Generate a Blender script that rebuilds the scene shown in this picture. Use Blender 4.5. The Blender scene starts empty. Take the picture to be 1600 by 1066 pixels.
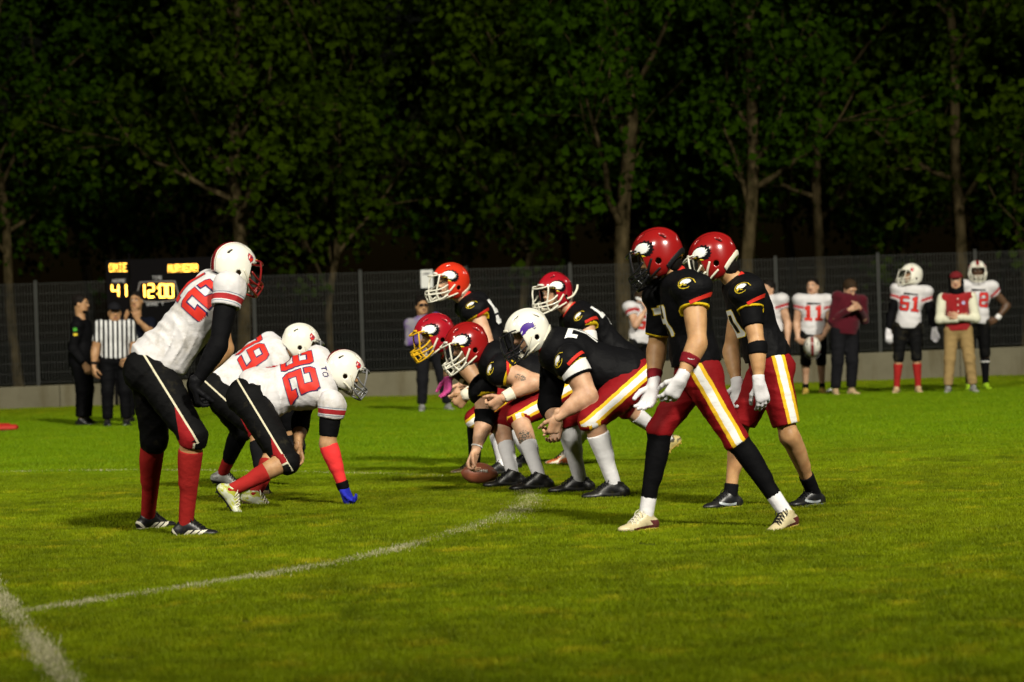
import bpy, math, random
import numpy as np
from mathutils import Vector, Matrix
from mathutils.bvhtree import BVHTree

random.seed(7); RNG = np.random.default_rng(7)
SC = bpy.context.scene
COL = SC.collection
D2R = math.radians

# ------------------------------------------------------------------ camera
FPX = 4300.0
CAMP = np.array([0.0, 0.0, 1.27])
PITCH, ROLL = math.atan(38.0/FPX), D2R(1.9)
_F = np.array([0, math.cos(PITCH), -math.sin(PITCH)])
_R0 = np.array([1.0, 0, 0]); _U0 = np.array([0, math.sin(PITCH), math.cos(PITCH)])
_R = math.cos(ROLL)*_R0 - math.sin(ROLL)*_U0
_U = math.sin(ROLL)*_R0 + math.cos(ROLL)*_U0
cam_d = bpy.data.cameras.new('camera'); cam = bpy.data.objects.new('camera', cam_d); COL.objects.link(cam)
SC.camera = cam
cam_d.sensor_width = 36; cam_d.lens = 36*FPX/1600; cam_d.clip_start = 0.5; cam_d.clip_end = 1200
M = Matrix(((_R[0], _U[0], -_F[0], CAMP[0]), (_R[1], _U[1], -_F[1], CAMP[1]), (_R[2], _U[2], -_F[2], CAMP[2]), (0, 0, 0, 1)))
cam.matrix_world = M
cam_d.dof.use_dof = True; cam_d.dof.focus_distance = 18.0; cam_d.dof.aperture_fstop = 3.0

def ray(px, py):
    return _F + (px-800)/FPX*_R - (py-533)/FPX*_U
def P(px, py, Y):
    r = ray(px, py); return CAMP + r*(Y/r[1])
def G(px, py, z=0.0):
    r = ray(px, py); return CAMP + r*((z-CAMP[2])/r[2])

# ------------------------------------------------------------------ world, lights, exposure
w = bpy.data.worlds.new('World'); SC.world = w; w.use_nodes = True
nt = w.node_tree; bg = nt.nodes['Background']
sky = nt.nodes.new('ShaderNodeTexSky'); sky.sky_type = 'NISHITA'; sky.sun_disc = False
sky.sun_elevation = D2R(4); sky.sun_rotation = D2R(156); sky.air_density = 1.0
nt.links.new(sky.outputs[0], bg.inputs[0]); bg.inputs[1].default_value = 0.0012
SC.view_settings.view_transform = 'Standard'; SC.view_settings.look = 'None'
SC.view_settings.exposure = 0.0; SC.view_settings.gamma = 1.0
SC.view_settings.use_curve_mapping = False

def look_rot(loc, tgt):
    return (Vector(tgt)-Vector(loc)).to_track_quat('-Z', 'Y').to_euler()
def floodlight(loc, tgt, watts, cone, blend, col, rad):
    l = bpy.data.lights.new('floodlight', 'SPOT'); o = bpy.data.objects.new('floodlight', l); COL.objects.link(o)
    o.location = loc; o.rotation_euler = look_rot(loc, tgt)
    l.energy = watts; l.spot_size = D2R(cone); l.spot_blend = blend; l.color = col; l.shadow_soft_size = rad
    return o
# unseen pitch floodlights, all outside the frame
floodlight((21.0, -29.0, 40.0), (0.5, 32.0, 0), 300000, 36, 1.0, (1.0, 0.95, 0.82), 3.0)
floodlight((-25.0, -28.0, 40.0), (0.0, 32.0, 0), 130000, 36, 1.0, (1.0, 0.95, 0.82), 3.0)  # second front lamp, added to lighten the shadows of the first
floodlight((-28.0, 8.0, 20.0), (0, 26.0, 0), 11000, 60, 1.0, (1.0, 0.95, 0.84), 0.9)
floodlight((30.0, 34.0, 20.0), (0, 30.0, 0), 3500, 60, 1.0, (1.0, 0.95, 0.84), 0.9)
ml = bpy.data.lights.new('sun', 'SUN'); mo = bpy.data.objects.new('sun', ml); COL.objects.link(mo)
ml.energy = 0.01; ml.angle = D2R(0.5); mo.rotation_euler = look_rot((8, -18, 17), (0, 0, 0)); ml.color = (1, .97, .9)

# ------------------------------------------------------------------ materials
class NT:
    def __init__(s, name):
        s.m = bpy.data.materials.new(name); s.m.use_nodes = True; s.t = s.m.node_tree
        s.b = s.t.nodes['Principled BSDF']; s.b.inputs['Roughness'].default_value = .7
    def n(s, typ, **kw):
        nd = s.t.nodes.new(typ)
        for k, v in kw.items(): setattr(nd, k, v)
        return nd
    def put(s, sock, v):
        if hasattr(v, 'bl_idname') and 'Socket' in v.bl_idname or isinstance(v, bpy.types.NodeSocket): s.t.links.new(v, sock)
        elif isinstance(v, (tuple, list)): sock.default_value = (*v, 1) if len(v) == 3 and len(sock.default_value) == 4 else v
        else: sock.default_value = v
    def math(s, op, a, b=0.0, c=None):
        nd = s.n('ShaderNodeMath', operation=op); s.put(nd.inputs[0], a); s.put(nd.inputs[1], b)
        if c is not None: s.put(nd.inputs[2], c)
        return nd.outputs[0]
    def mix(s, f, a, b):
        nd = s.n('ShaderNodeMix', data_type='RGBA'); s.put(nd.inputs[0], f); s.put(nd.inputs[6], a); s.put(nd.inputs[7], b)
        return nd.outputs[2]
    def attr(s, name):
        return s.n('ShaderNodeAttribute', attribute_name=name).outputs['Fac']
    def obj(s):
        return s.n('ShaderNodeTexCoord').outputs['Object']
    def world(s):
        return s.n('ShaderNodeNewGeometry').outputs['Position']
    def xyz(s, v):
        nd = s.n('ShaderNodeSeparateXYZ'); s.t.links.new(v, nd.inputs[0]); return nd.outputs
    def noise(s, vec, scale, detail=3, rough=.55):
        nd = s.n('ShaderNodeTexNoise'); s.t.links.new(vec, nd.inputs['Vector'])
        nd.inputs['Scale'].default_value = scale; nd.inputs['Detail'].default_value = detail; nd.inputs['Roughness'].default_value = rough
        return nd.outputs['Fac']
    def ramp(s, f, a, b):           # 0..1 between a and b
        nd = s.n('ShaderNodeMapRange'); s.put(nd.inputs[0], f); nd.inputs[1].default_value = a; nd.inputs[2].default_value = b
        return nd.outputs[0]
    def band(s, v, a, b):           # 1 where a < v < b
        return s.math('MULTIPLY', s.math('GREATER_THAN', v, a), s.math('LESS_THAN', v, b))
    def scale(s, vec, sv):
        nd = s.n('ShaderNodeVectorMath', operation='MULTIPLY'); s.t.links.new(vec, nd.inputs[0]); nd.inputs[1].default_value = sv
        return nd.outputs[0]
    def bump(s, h, strength=.3, dist=.01):
        nd = s.n('ShaderNodeBump'); s.put(nd.inputs['Height'], h); nd.inputs['Strength'].default_value = strength; nd.inputs['Distance'].default_value = dist
        s.t.links.new(nd.outputs[0], s.b.inputs['Normal'])
    def base(s, c): s.put(s.b.inputs['Base Color'], c)
    def set(s, **kw):
        for k, v in kw.items(): s.put(s.b.inputs[k.replace('_', ' ')], v)
        return s

def cloth(name, col, var=.12, rough=.8, dirt=0.0, dirtcol=(.12, .10, .05), bump=.35, sheen=0.0, col2=None):
    m = NT(name); o = m.obj()
    n1 = m.noise(o, 9, 4); c = m.mix(m.ramp(n1, .3, .7), tuple(x*(1-var) for x in col), tuple(min(1, x*(1+var)) for x in col))
    if col2 is not None: c = m.mix(m.ramp(m.noise(o, 5, 3), .42, .62), c, col2)
    if dirt:
        n2 = m.noise(o, 7, 6, .65)
        c = m.mix(m.math('MULTIPLY', m.ramp(n2, .52, .74), dirt), c, dirtcol)
    m.base(c); m.set(Roughness=rough, Specular_IOR_Level=.05)
    if sheen: m.set(Sheen_Weight=sheen)
    weave = m.noise(o, 420, 2); folds = m.noise(m.scale(o, (14, 14, 20)), 1.0, 3)
    m.bump(m.math('ADD', m.math('MULTIPLY', weave, .10), m.math('MULTIPLY', folds, 1.1)), bump, .012)
    return m
def plain(name, col, rough=.5, metal=0.0, bumpy=0.0, coat=0.0, var=0.08, scale=20, spec=.25):
    m = NT(name); o = m.obj()
    n = m.noise(o, scale, 4)
    m.base(m.mix(n, tuple(x*(1-var) for x in col), tuple(min(1, x*(1+var)) for x in col)))
    m.set(Roughness=m.math('ADD', m.math('MULTIPLY', m.noise(o, scale*2, 3), .15), rough-.07), Metallic=metal, Specular_IOR_Level=spec)
    if coat: m.set(Coat_Weight=coat, Coat_Roughness=.08)
    if bumpy: m.bump(m.noise(o, scale*4, 4), bumpy, .005)
    return m
def emit(name, col, strength):
    m = NT(name); m.base((0, 0, 0)); m.set(Emission_Color=col, Emission_Strength=strength); return m

# ------------------------------------------------------------------ object helpers
def mesh_np(name, v, f, mats, fm=None, attrs=None, smooth=True):
    v = np.asarray(v, np.float32); f = np.asarray(f, np.int32)
    me = bpy.data.meshes.new(name)
    me.vertices.add(len(v)); me.vertices.foreach_set('co', v.ravel())
    k = f.shape[1]
    me.loops.add(f.size); me.loops.foreach_set('vertex_index', f.ravel())
    me.polygons.add(len(f)); me.polygons.foreach_set('loop_start', np.arange(0, f.size, k, dtype=np.int32))
    me.polygons.foreach_set('use_smooth', np.full(len(f), smooth))
    if fm is not None: me.polygons.foreach_set('material_index', np.asarray(fm, np.int32))
    for m in mats: me.materials.append(m.m if isinstance(m, NT) else m)
    for kx, a in (attrs or {}).items():
        at = me.attributes.new(kx, 'FLOAT', 'POINT'); at.data.foreach_set('value', np.asarray(a, np.float32))
    me.update(calc_edges=True); me.validate()
    return me
def link(name, me, parent=None):
    o = bpy.data.objects.new(name, me); COL.objects.link(o)
    if parent is not None: o.parent = parent
    return o
def empty(name, loc):
    o = bpy.data.objects.new(name, None); COL.objects.link(o); o.location = loc; o.empty_display_size = .1; return o
def tag(o, label=None, cat=None, group=None, kind=None):
    if label: o['label'] = label
    if cat: o['category'] = cat
    if group: o['group'] = group
    if kind: o['kind'] = kind
    return o

class MB:
    """collects simple solids into one mesh"""
    def __init__(s): s.v = []; s.f = []; s.m = []
    def _add(s, vs, fs, mi):
        b = len(s.v); s.v += [tuple(map(float, x)) for x in vs]; s.f += [tuple(i+b for i in q) for q in fs]; s.m += [mi]*len(fs)
    def box(s, lo, hi, mi=0, R=None, c=None):
        x0, y0, z0 = lo; x1, y1, z1 = hi
        vs = [np.array(p) for p in ((x0,y0,z0),(x1,y0,z0),(x1,y1,z0),(x0,y1,z0),(x0,y0,z1),(x1,y0,z1),(x1,y1,z1),(x0,y1,z1))]
        if R is not None: vs = [R@p + c for p in vs]
        s._add(vs, ((0,3,2,1),(4,5,6,7),(0,1,5,4),(1,2,6,5),(2,3,7,6),(3,0,4,7)), mi)
    def tube(s, pts, rad, n=6, mi=0, closed=False, flat=None):
        pts = [np.asarray(p, float) for p in pts]; L = len(pts)
        rad = rad if hasattr(rad, '__len__') else [rad]*L
        b = len(s.v); prev = None
        for i, p in enumerate(pts):
            if closed: t = pts[(i+1) % L]-pts[i-1]
            else: t = pts[min(i+1, L-1)]-pts[max(i-1, 0)]
            t = t/(np.linalg.norm(t)+1e-9)
            if prev is None:
                a = np.array([0, 0, 1.]) if abs(t[2]) < .9 else np.array([1., 0, 0])
                u = np.cross(t, a)
            else: u = prev - t*np.dot(prev, t)
            u /= np.linalg.norm(u)+1e-9; prev = u; vv = np.cross(t, u)
            for k in range(n):
                a = 2*math.pi*k/n
                s.v.append(tuple(p + rad[i]*(math.cos(a)*u + math.sin(a)*vv)))
        for i in range(L if closed else L-1):
            for k in range(n):
                i2 = (i+1) % L
                s.f.append((b+i*n+k, b+i*n+(k+1) % n, b+i2*n+(k+1) % n, b+i2*n+k)); s.m.append(mi)
        if not closed:
            s.f.append(tuple(b+k for k in reversed(range(n)))); s.m.append(mi)
            s.f.append(tuple(b+(L-1)*n+k for k in range(n))); s.m.append(mi)
    def mesh(s, name, mats, smooth=False):
        me = bpy.data.meshes.new(name); me.from_pydata(s.v, [], s.f)
        for m in mats: me.materials.append(m.m if isinstance(m, NT) else m)
        me.polygons.foreach_set('material_index', np.array(s.m, np.int32)); me.polygons.foreach_set('use_smooth', np.full(len(s.f), smooth))
        me.update(); return me
    def build(s, name, mats, parent=None, smooth=False):
        return link(name, s.mesh(name, mats if isinstance(mats, (list, tuple)) else [mats], smooth), parent)

def catmull(pts, sub=6, closed=False):
    pts = [np.asarray(p, float) for p in pts]; n = len(pts); out = []
    for i in range(n if closed else n-1):
        p0 = pts[(i-1) % n] if closed or i > 0 else pts[i]; p1 = pts[i]; p2 = pts[(i+1) % n]
        p3 = pts[(i+2) % n] if closed or i+2 < n else p2
        for k in range(sub):
            t = k/sub
            out.append(.5*((2*p1)+(-p0+p2)*t+(2*p0-5*p1+4*p2-p3)*t*t+(-p0+3*p1-3*p2+p3)*t**3))
    if not closed: out.append(pts[-1])
    return out

# ------------------------------------------------------------------ implicit surfaces
def unit(v):
    v = np.asarray(v, float); return v/(np.linalg.norm(v)+1e-12)
class Cap:      # tapered capsule, optionally squashed along an axis, optionally cut by planes
    def __init__(s, a, b, ra, rb, k=.03, sq=None, cuts=(), bulge=0, sub=False):
        s.a = np.asarray(a, float); s.b = np.asarray(b, float); s.ra = ra; s.rb = rb; s.k = k; s.sq = sq; s.cuts = cuts; s.bulge = bulge; s.sub = sub
        r = max(ra, rb)*(1+bulge)*(max(1, sq[1]) if sq else 1)
        s.lo = np.minimum(s.a, s.b)-r; s.hi = np.maximum(s.a, s.b)+r
    def ev(s, X, Y, Z):
        d = s.b-s.a; L2 = d@d+1e-12
        px, py, pz = X-s.a[0], Y-s.a[1], Z-s.a[2]
        h = np.clip((px*d[0]+py*d[1]+pz*d[2])/L2, 0, 1)
        qx, qy, qz = px-h*d[0], py-h*d[1], pz-h*d[2]
        if s.sq is not None:
            w_, sc = s.sq; t = (qx*w_[0]+qy*w_[1]+qz*w_[2])*(1/sc-1); qx, qy, qz = qx+t*w_[0], qy+t*w_[1], qz+t*w_[2]
        r = s.ra+(s.rb-s.ra)*h
        if s.bulge: r = r*(1+s.bulge*np.sin(np.pi*np.clip(h*1.15, 0, 1)))
        e = np.sqrt(qx*qx+qy*qy+qz*qz)-r
        for (p, n) in s.cuts: e = np.maximum(e, (X-p[0])*n[0]+(Y-p[1])*n[1]+(Z-p[2])*n[2])
        return e
class Ell:
    def __init__(s, c, R, r, k=.03, cuts=(), sub=False):
        s.c = np.asarray(c, float); s.R = np.eye(3) if R is None else np.asarray(R, float); s.r = np.asarray(r, float); s.k = k; s.cuts = cuts; s.sub = sub
        e = np.abs(s.R).T @ s.r
        s.lo = s.c-e; s.hi = s.c+e
    def ev(s, X, Y, Z):
        px, py, pz = X-s.c[0], Y-s.c[1], Z-s.c[2]
        q = [px*a[0]+py*a[1]+pz*a[2] for a in s.R]
        k0 = np.sqrt(sum((q[i]/s.r[i])**2 for i in range(3))); k1 = np.sqrt(sum((q[i]/s.r[i]**2)**2 for i in range(3)))+1e-9
        e = k0*(k0-1)/k1
        for (p, n) in s.cuts: e = np.maximum(e, (X-p[0])*n[0]+(Y-p[1])*n[1]+(Z-p[2])*n[2])
        return e
def surfnet(d, lo, h, smooth=1):
    s = d < 0
    nx, ny, nz = d.shape
    cnt = np.zeros((nx-1, ny-1, nz-1), np.int8)
    offs = [(i, j, k) for i in (0, 1) for j in (0, 1) for k in (0, 1)]
    for i, j, k in offs: cnt += s[i:nx-1+i, j:ny-1+j, k:nz-1+k]
    idx = np.argwhere((cnt > 0) & (cnt < 8))
    if len(idx) == 0: return np.zeros((0, 3)), np.zeros((0, 4), int)
    vid = np.full(cnt.shape, -1, np.int32); vid[idx[:, 0], idx[:, 1], idx[:, 2]] = np.arange(len(idx))
    acc = np.zeros((len(idx), 3)); num = np.zeros(len(idx))
    for a in offs:
        for ax in range(3):
            if a[ax]: continue
            b = list(a); b[ax] = 1
            da = d[idx[:, 0]+a[0], idx[:, 1]+a[1], idx[:, 2]+a[2]]; db = d[idx[:, 0]+b[0], idx[:, 1]+b[1], idx[:, 2]+b[2]]
            m = (da < 0) != (db < 0); t = np.where(m, da/np.where(m, da-db, 1), 0)
            pos = np.tile(np.array(a, float), (len(idx), 1)); pos[:, ax] += t
            acc += pos*m[:, None]; num += m
    v = idx+acc/num[:, None]
    quads = []
    for ax in range(3):
        sl0 = [slice(1, -1)]*3; sl1 = [slice(1, -1)]*3; sl0[ax] = slice(0, -1); sl1[ax] = slice(1, None)
        A = s[tuple(sl0)]; B = s[tuple(sl1)]
        e = np.argwhere(A != B)
        if len(e) == 0: continue
        o = np.array([1, 1, 1]); o[ax] = 0; e0 = e+o
        fl = A[e[:, 0], e[:, 1], e[:, 2]]
        u, w_ = (ax+1) % 3, (ax+2) % 3
        def cell(du, dw):
            c = e0.copy(); c[:, u] -= du; c[:, w_] -= dw; return vid[c[:, 0], c[:, 1], c[:, 2]]
        q = np.stack([cell(1, 1), cell(0, 1), cell(0, 0), cell(1, 0)], 1)
        q[~fl] = q[~fl][:, ::-1]
        quads.append(q)
    q = np.concatenate(quads)
    for _ in range(smooth):
        ssum = np.zeros_like(v); c = np.zeros(len(v))
        for a, b in ((0, 1), (1, 2), (2, 3), (3, 0)):
            for i_, j_ in ((a, b), (b, a)):
                for x in range(3): ssum[:, x] += np.bincount(q[:, i_], v[q[:, j_], x], len(v))
                c += np.bincount(q[:, i_], minlength=len(v))
        v = .5*v+.5*ssum/np.maximum(c, 1)[:, None]
    return np.asarray(lo)+v*h, q
def sdf_mesh(prims, h, post=None, cuts=(), smooth=1, wr=None):
    lo = np.min([p.lo for p in prims if not p.sub], 0)-3*h-.012; hi = np.max([p.hi for p in prims if not p.sub], 0)+3*h+.012
    n = np.ceil((hi-lo)/h).astype(int)+1
    d = np.full(n, .5, np.float32)
    ax = [lo[i]+h*np.arange(n[i]) for i in range(3)]
    for p in prims:
        pad = p.k+2*h+.01
        i0 = np.maximum(0, np.floor((p.lo-pad-lo)/h).astype(int)); i1 = np.minimum(n, np.ceil((p.hi+pad-lo)/h).astype(int)+1)
        if np.any(i1 <= i0): continue
        X = ax[0][i0[0]:i1[0], None, None]; Y = ax[1][None, i0[1]:i1[1], None]; Z = ax[2][None, None, i0[2]:i1[2]]
        e = p.ev(X, Y, Z); sl = tuple(slice(a, b) for a, b in zip(i0, i1)); c = d[sl]
        if p.sub:
            e = -e; hh = np.maximum(p.k-np.abs(c-e), 0)/max(p.k, 1e-6); d[sl] = np.maximum(c, e)+hh*hh*p.k/4
        else:
            hh = np.maximum(p.k-np.abs(c-e), 0)/max(p.k, 1e-6); d[sl] = np.minimum(c, e)-hh*hh*p.k/4
    X = ax[0][:, None, None]; Y = ax[1][None, :, None]; Z = ax[2][None, None, :]
    if wr is not None:
        amp, fr, seed, axis = wr
        d += amp*wrinkle(X, Y, Z, fr, seed, axis)
    for (p, nn) in cuts: d = np.maximum(d, (X-p[0])*nn[0]+(Y-p[1])*nn[1]+(Z-p[2])*nn[2])
    if post is not None: d = post(d, X, Y, Z)
    d = d.astype(np.float32)
    d[0] = d[-1] = .5; d[:, 0] = d[:, -1] = .5; d[:, :, 0] = d[:, :, -1] = .5
    return surfnet(d, lo, h, smooth)
def crease(X, Y, Z, fr, seed, a):
    """long sharp folds running across the direction a"""
    r = np.random.default_rng(seed); a = unit(a); b = unit(np.cross(a, (.3, .9, .2))); c = np.cross(a, b); out = 0
    for i in range(3):
        f = fr*r.uniform(.6, 1.5); k = a*f+b*f*r.normal()*.22+c*f*r.normal()*.22; k2 = (a*.35+b*r.normal()*.35+c*r.normal()*.35)*fr*.5; ph = r.uniform(0, 6, 3)
        k3 = (b*r.normal()+c*r.normal()+a*.4)*fr*.30
        wv = np.sin((X*k[0]+Y*k[1]+Z*k[2])+ph[0]+1.3*np.sin(X*k2[0]+Y*k2[1]+Z*k2[2]+ph[1]))
        out = out+((1-np.abs(wv))**2.2)*np.clip(.25+np.sin(X*k3[0]+Y*k3[1]+Z*k3[2]+ph[2]), 0, 1)
    return .4-out
def wrinkle(X, Y, Z, fr, seed, axis=None):
    r = np.random.default_rng(seed); out = 0
    for i in range(4):
        k = unit(r.normal(size=3))
        if axis is not None: k = unit(k*.55+np.asarray(axis)*(1 if i % 2 else -1)*.9)
        f = fr*r.uniform(.6, 1.6); k2 = unit(r.normal(size=3))*f*.45
        ph = r.uniform(0, 6, 2)
        wv = np.sin((X*k[0]+Y*k[1]+Z*k[2])*f+ph[0]+1.6*np.sin(X*k2[0]+Y*k2[1]+Z*k2[2]+ph[1]))
        out = out+(1-np.abs(wv))**2-.35
    return -out/2.2
# ================================================================== the large structure
from mathutils import noise as mnoise
def grass_colour(m, wpos, lo=(.036, .064, .0010), hi=(.145, .212, .0015), yellow=(.40, .33, .010)):
    flat = m.scale(wpos, (1, 1, 0))
    n1 = m.noise(flat, .9, 3, .6); n2 = m.noise(flat, 5.0, 4, .6); n3 = m.noise(flat, 2.1, 5, .7)
    c = m.mix(m.ramp(m.math('ADD', m.math('MULTIPLY', n1, .45), m.math('MULTIPLY', n2, .55)), .40, .60), lo, hi)
    c = m.mix(m.math('MULTIPLY', m.ramp(n3, .55, .68), .62), c, yellow)
    n4 = m.noise(flat, .35, 2)
    c = m.mix(m.math('MULTIPLY', m.ramp(n4, .46, .66), .35), c, (.105, .12, .002))
    y = m.xyz(wpos)[1]; green_band = m.math('MULTIPLY', m.ramp(m.math('ADD', y, m.math('MULTIPLY', n1, 6)), 24, 30), m.ramp(y, 46, 38))   # greener band across the middle distance
    c = m.mix(m.math('MULTIPLY', green_band, .62), c, (.078, .215, .0012))
    return c
gm = NT('turf_soil'); gp = gm.world()
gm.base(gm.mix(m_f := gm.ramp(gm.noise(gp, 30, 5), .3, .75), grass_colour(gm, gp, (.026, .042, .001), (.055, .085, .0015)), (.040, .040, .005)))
gm.set(Roughness=.95, Specular_IOR_Level=.1); gm.bump(gm.noise(gp, 60, 5), .8, .03)
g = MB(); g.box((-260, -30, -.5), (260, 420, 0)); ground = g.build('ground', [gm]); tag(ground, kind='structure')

bm = NT('grass_blade'); bp = bm.world(); oi = bm.n('ShaderNodeObjectInfo')
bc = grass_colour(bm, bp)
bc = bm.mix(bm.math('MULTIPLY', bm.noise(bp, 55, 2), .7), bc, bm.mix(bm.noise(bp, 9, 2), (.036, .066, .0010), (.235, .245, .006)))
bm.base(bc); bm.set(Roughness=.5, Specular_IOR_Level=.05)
def blades(n, size, hgt, wid, rng, centre=True, pts=None, lean=.5):
    if pts is None: pts = rng.uniform(-size/2, size/2, (n, 2))
    n = len(pts)
    a = rng.uniform(0, 2*np.pi, n); l = rng.uniform(.1, lean, n)*hgt; H = hgt*rng.uniform(.45, 1.1, n); b = rng.uniform(0, 2*np.pi, n)
    W = wid*rng.uniform(.6, 1.3, n)
    dx, dy = np.cos(a)*W, np.sin(a)*W; lx, ly = np.cos(b)*l, np.sin(b)*l
    z0 = np.full(n, -.002)
    v = np.stack([np.stack([pts[:, 0]-dx, pts[:, 1]-dy, z0], 1), np.stack([pts[:, 0]+dx, pts[:, 1]+dy, z0], 1),
                  np.stack([pts[:, 0]+dx*.75+lx*.4, pts[:, 1]+dy*.75+ly*.4, H*.6], 1), np.stack([pts[:, 0]-dx*.75+lx*.4, pts[:, 1]-dy*.75+ly*.4, H*.6], 1),
                  np.stack([pts[:, 0]+lx, pts[:, 1]+ly, H], 1)], 1).reshape(-1, 3)
    i = np.arange(n)*5
    f = np.concatenate([np.stack([i, i+1, i+2], 1), np.stack([i, i+2, i+3], 1), np.stack([i+3, i+2, i+4], 1)])
    return v, f
patches = bpy.data.collections.new('grass_patches')
for k in range(6):
    v, f = blades(1000, .30, .025, .0021, np.random.default_rng(40+k))
    patches.objects.link(bpy.data.objects.new('grass_patch', mesh_np('grass_patch', v, f, [bm])))
pts = []
r_ = np.random.default_rng(5)
y = 8.6
while y < 45.5:
    st = .21 if y < 25 else .34
    hw = y*.2+1.2
    for x in np.arange(-hw, hw, st): pts.append((x+r_.uniform(-.06, .06), y+r_.uniform(-.06, .06), 0))
    y += st
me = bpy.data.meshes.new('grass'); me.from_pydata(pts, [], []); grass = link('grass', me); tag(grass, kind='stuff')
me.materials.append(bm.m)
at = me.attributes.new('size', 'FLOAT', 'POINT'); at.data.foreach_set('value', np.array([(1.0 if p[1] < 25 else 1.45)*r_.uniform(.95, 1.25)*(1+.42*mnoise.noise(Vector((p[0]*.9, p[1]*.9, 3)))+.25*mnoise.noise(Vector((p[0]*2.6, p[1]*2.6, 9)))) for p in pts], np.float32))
ng = bpy.data.node_groups.new('grass_scatter', 'GeometryNodeTree')
ng.interface.new_socket('Geometry', in_out='INPUT', socket_type='NodeSocketGeometry'); ng.interface.new_socket('Geometry', in_out='OUTPUT', socket_type='NodeSocketGeometry')
gi = ng.nodes.new('NodeGroupInput'); go = ng.nodes.new('NodeGroupOutput'); ip = ng.nodes.new('GeometryNodeInstanceOnPoints'); ci = ng.nodes.new('GeometryNodeCollectionInfo')
ci.inputs['Collection'].default_value = patches; ci.inputs['Separate Children'].default_value = True; ci.inputs['Reset Children'].default_value = True
rv = ng.nodes.new('FunctionNodeRandomValue'); rv.data_type = 'FLOAT_VECTOR'; rv.inputs[0].default_value = (0, 0, 0); rv.inputs[1].default_value = (0, 0, 6.283)
ri = ng.nodes.new('FunctionNodeRandomValue'); ri.data_type = 'INT'
for s_ in ri.inputs:
    if s_.name == 'Max' and s_.type == 'INT': s_.default_value = 5
na = ng.nodes.new('GeometryNodeInputNamedAttribute'); na.data_type = 'FLOAT'; na.inputs['Name'].default_value = 'size'
ip.inputs['Pick Instance'].default_value = True
L = ng.links.new
L(gi.outputs[0], ip.inputs['Points']); L(ci.outputs[0], ip.inputs['Instance']); L(rv.outputs[0], ip.inputs['Rotation'])
L([o for o in ri.outputs if o.type == 'INT'][0], ip.inputs['Instance Index']); L(na.outputs[0], ip.inputs['Scale']); L(ip.outputs[0], go.inputs[0])
grass.modifiers.new('scatter', 'NODES').node_group = ng

# chalk lines: a thin sheet and the whitened blades standing on it
cm = NT('line_chalk'); cp = cm.world(); cm.base(cm.mix(cm.ramp(cm.noise(cp, 26, 5, .7), .38, .62), (.40, .37, .24), (.16, .17, .05))); cm.set(Roughness=.95)
def field_line(pix, width, dens, wid_var=.25, cut=.0, seed=1, hgt=.028):
    gp = [G(*p) for p in pix]; c = np.array(catmull(gp, 10)); rng = np.random.default_rng(seed)
    t = np.gradient(c, axis=0); t /= np.linalg.norm(t, axis=1)[:, None]; nrm = np.stack([-t[:, 1], t[:, 0], 0*t[:, 0]], 1)
    wv = width/2*(1+wid_var*.4*np.sin(np.arange(len(c))*1.7+seed))
    v = np.concatenate([c+nrm*wv[:, None], c-nrm*wv[:, None]]); v[:, 2] = .004
    n = len(c); f = [(i, i+n, i+n+1, i+1) for i in range(n-1)]
    f = [q[::-1] for q in f] if np.cross(v[f[0][1]]-v[f[0][0]], v[f[0][2]]-v[f[0][0]])[2] < 0 else f
    seg = np.linalg.norm(np.diff(c, axis=0), axis=1); tot = seg.sum(); cnt = int(tot*width*dens)
    idx = rng.choice(n-1, cnt, p=seg/tot); u = rng.uniform(0, 1, cnt)[:, None]; off = rng.normal(0, .5, cnt)
    p = c[idx]*(1-u)+c[idx+1]*u+nrm[idx]*(off*wv[idx])[:, None]
    bv, bf = blades(0, 0, hgt, .0026, rng, pts=p[:, :2])
    allv = np.concatenate([v, bv]); me = bpy.data.meshes.new('field_line')
    me.from_pydata([tuple(x) for x in allv], [], f+[tuple(int(i)+len(v) for i in q) for q in bf]); me.materials.append(cm.m)
    tag(link('field_line', me), kind='structure')
field_line([(24, 962), (140, 944), (300, 920), (450, 896), (560, 876), (650, 853), (720, 833), (780, 812), (815, 797), (829, 784), (824, 772), (805, 765)], .160, 11000, seed=2)
field_line([(776, 820), (800, 808), (818, 796), (827, 784)], .26, 5000, seed=8)
field_line([(-60, 860), (0, 938), (45, 995), (100, 1066), (190, 1180)], .105, 13000, seed=3, hgt=.036)
field_line([(-40, 741), (120, 738), (300, 738), (470, 741), (580, 743), (690, 747)], .08, 6000, seed=4, hgt=.030)

# ------------------------------------------------------------------ low wall and mesh fence
YF = 46.0
def fx(px): return P(px, 520, YF)[0]
cw = NT('old_concrete'); o_ = cw.obj(); cx = cw.xyz(o_)
cb = cw.mix(cw.noise(o_, 1.6, 6, .7), (.085, .078, .050), (.175, .160, .108))
st = cw.noise(cw.scale(o_, (2.6, 1, .35)), 1.0, 5, .7)
cb = cw.mix(cw.math('MULTIPLY', cw.ramp(st, .5, .7), .55), cb, (.060, .044, .016))
cw.base(cb); cw.set(Roughness=.95, Specular_IOR_Level=0.0); cw.bump(cw.noise(o_, 22, 6), .35, .01)
wall = MB(); x0, x1 = fx(-470), fx(2060)
WT0, WT1 = .34, .52     # the wall stands higher over the turf towards the right
nb = 9
wall_e = empty('concrete_wall', ((x0+x1)/2, YF, 0)); tag(wall_e, 'long low stained concrete wall carrying the mesh fence', 'wall')
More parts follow.
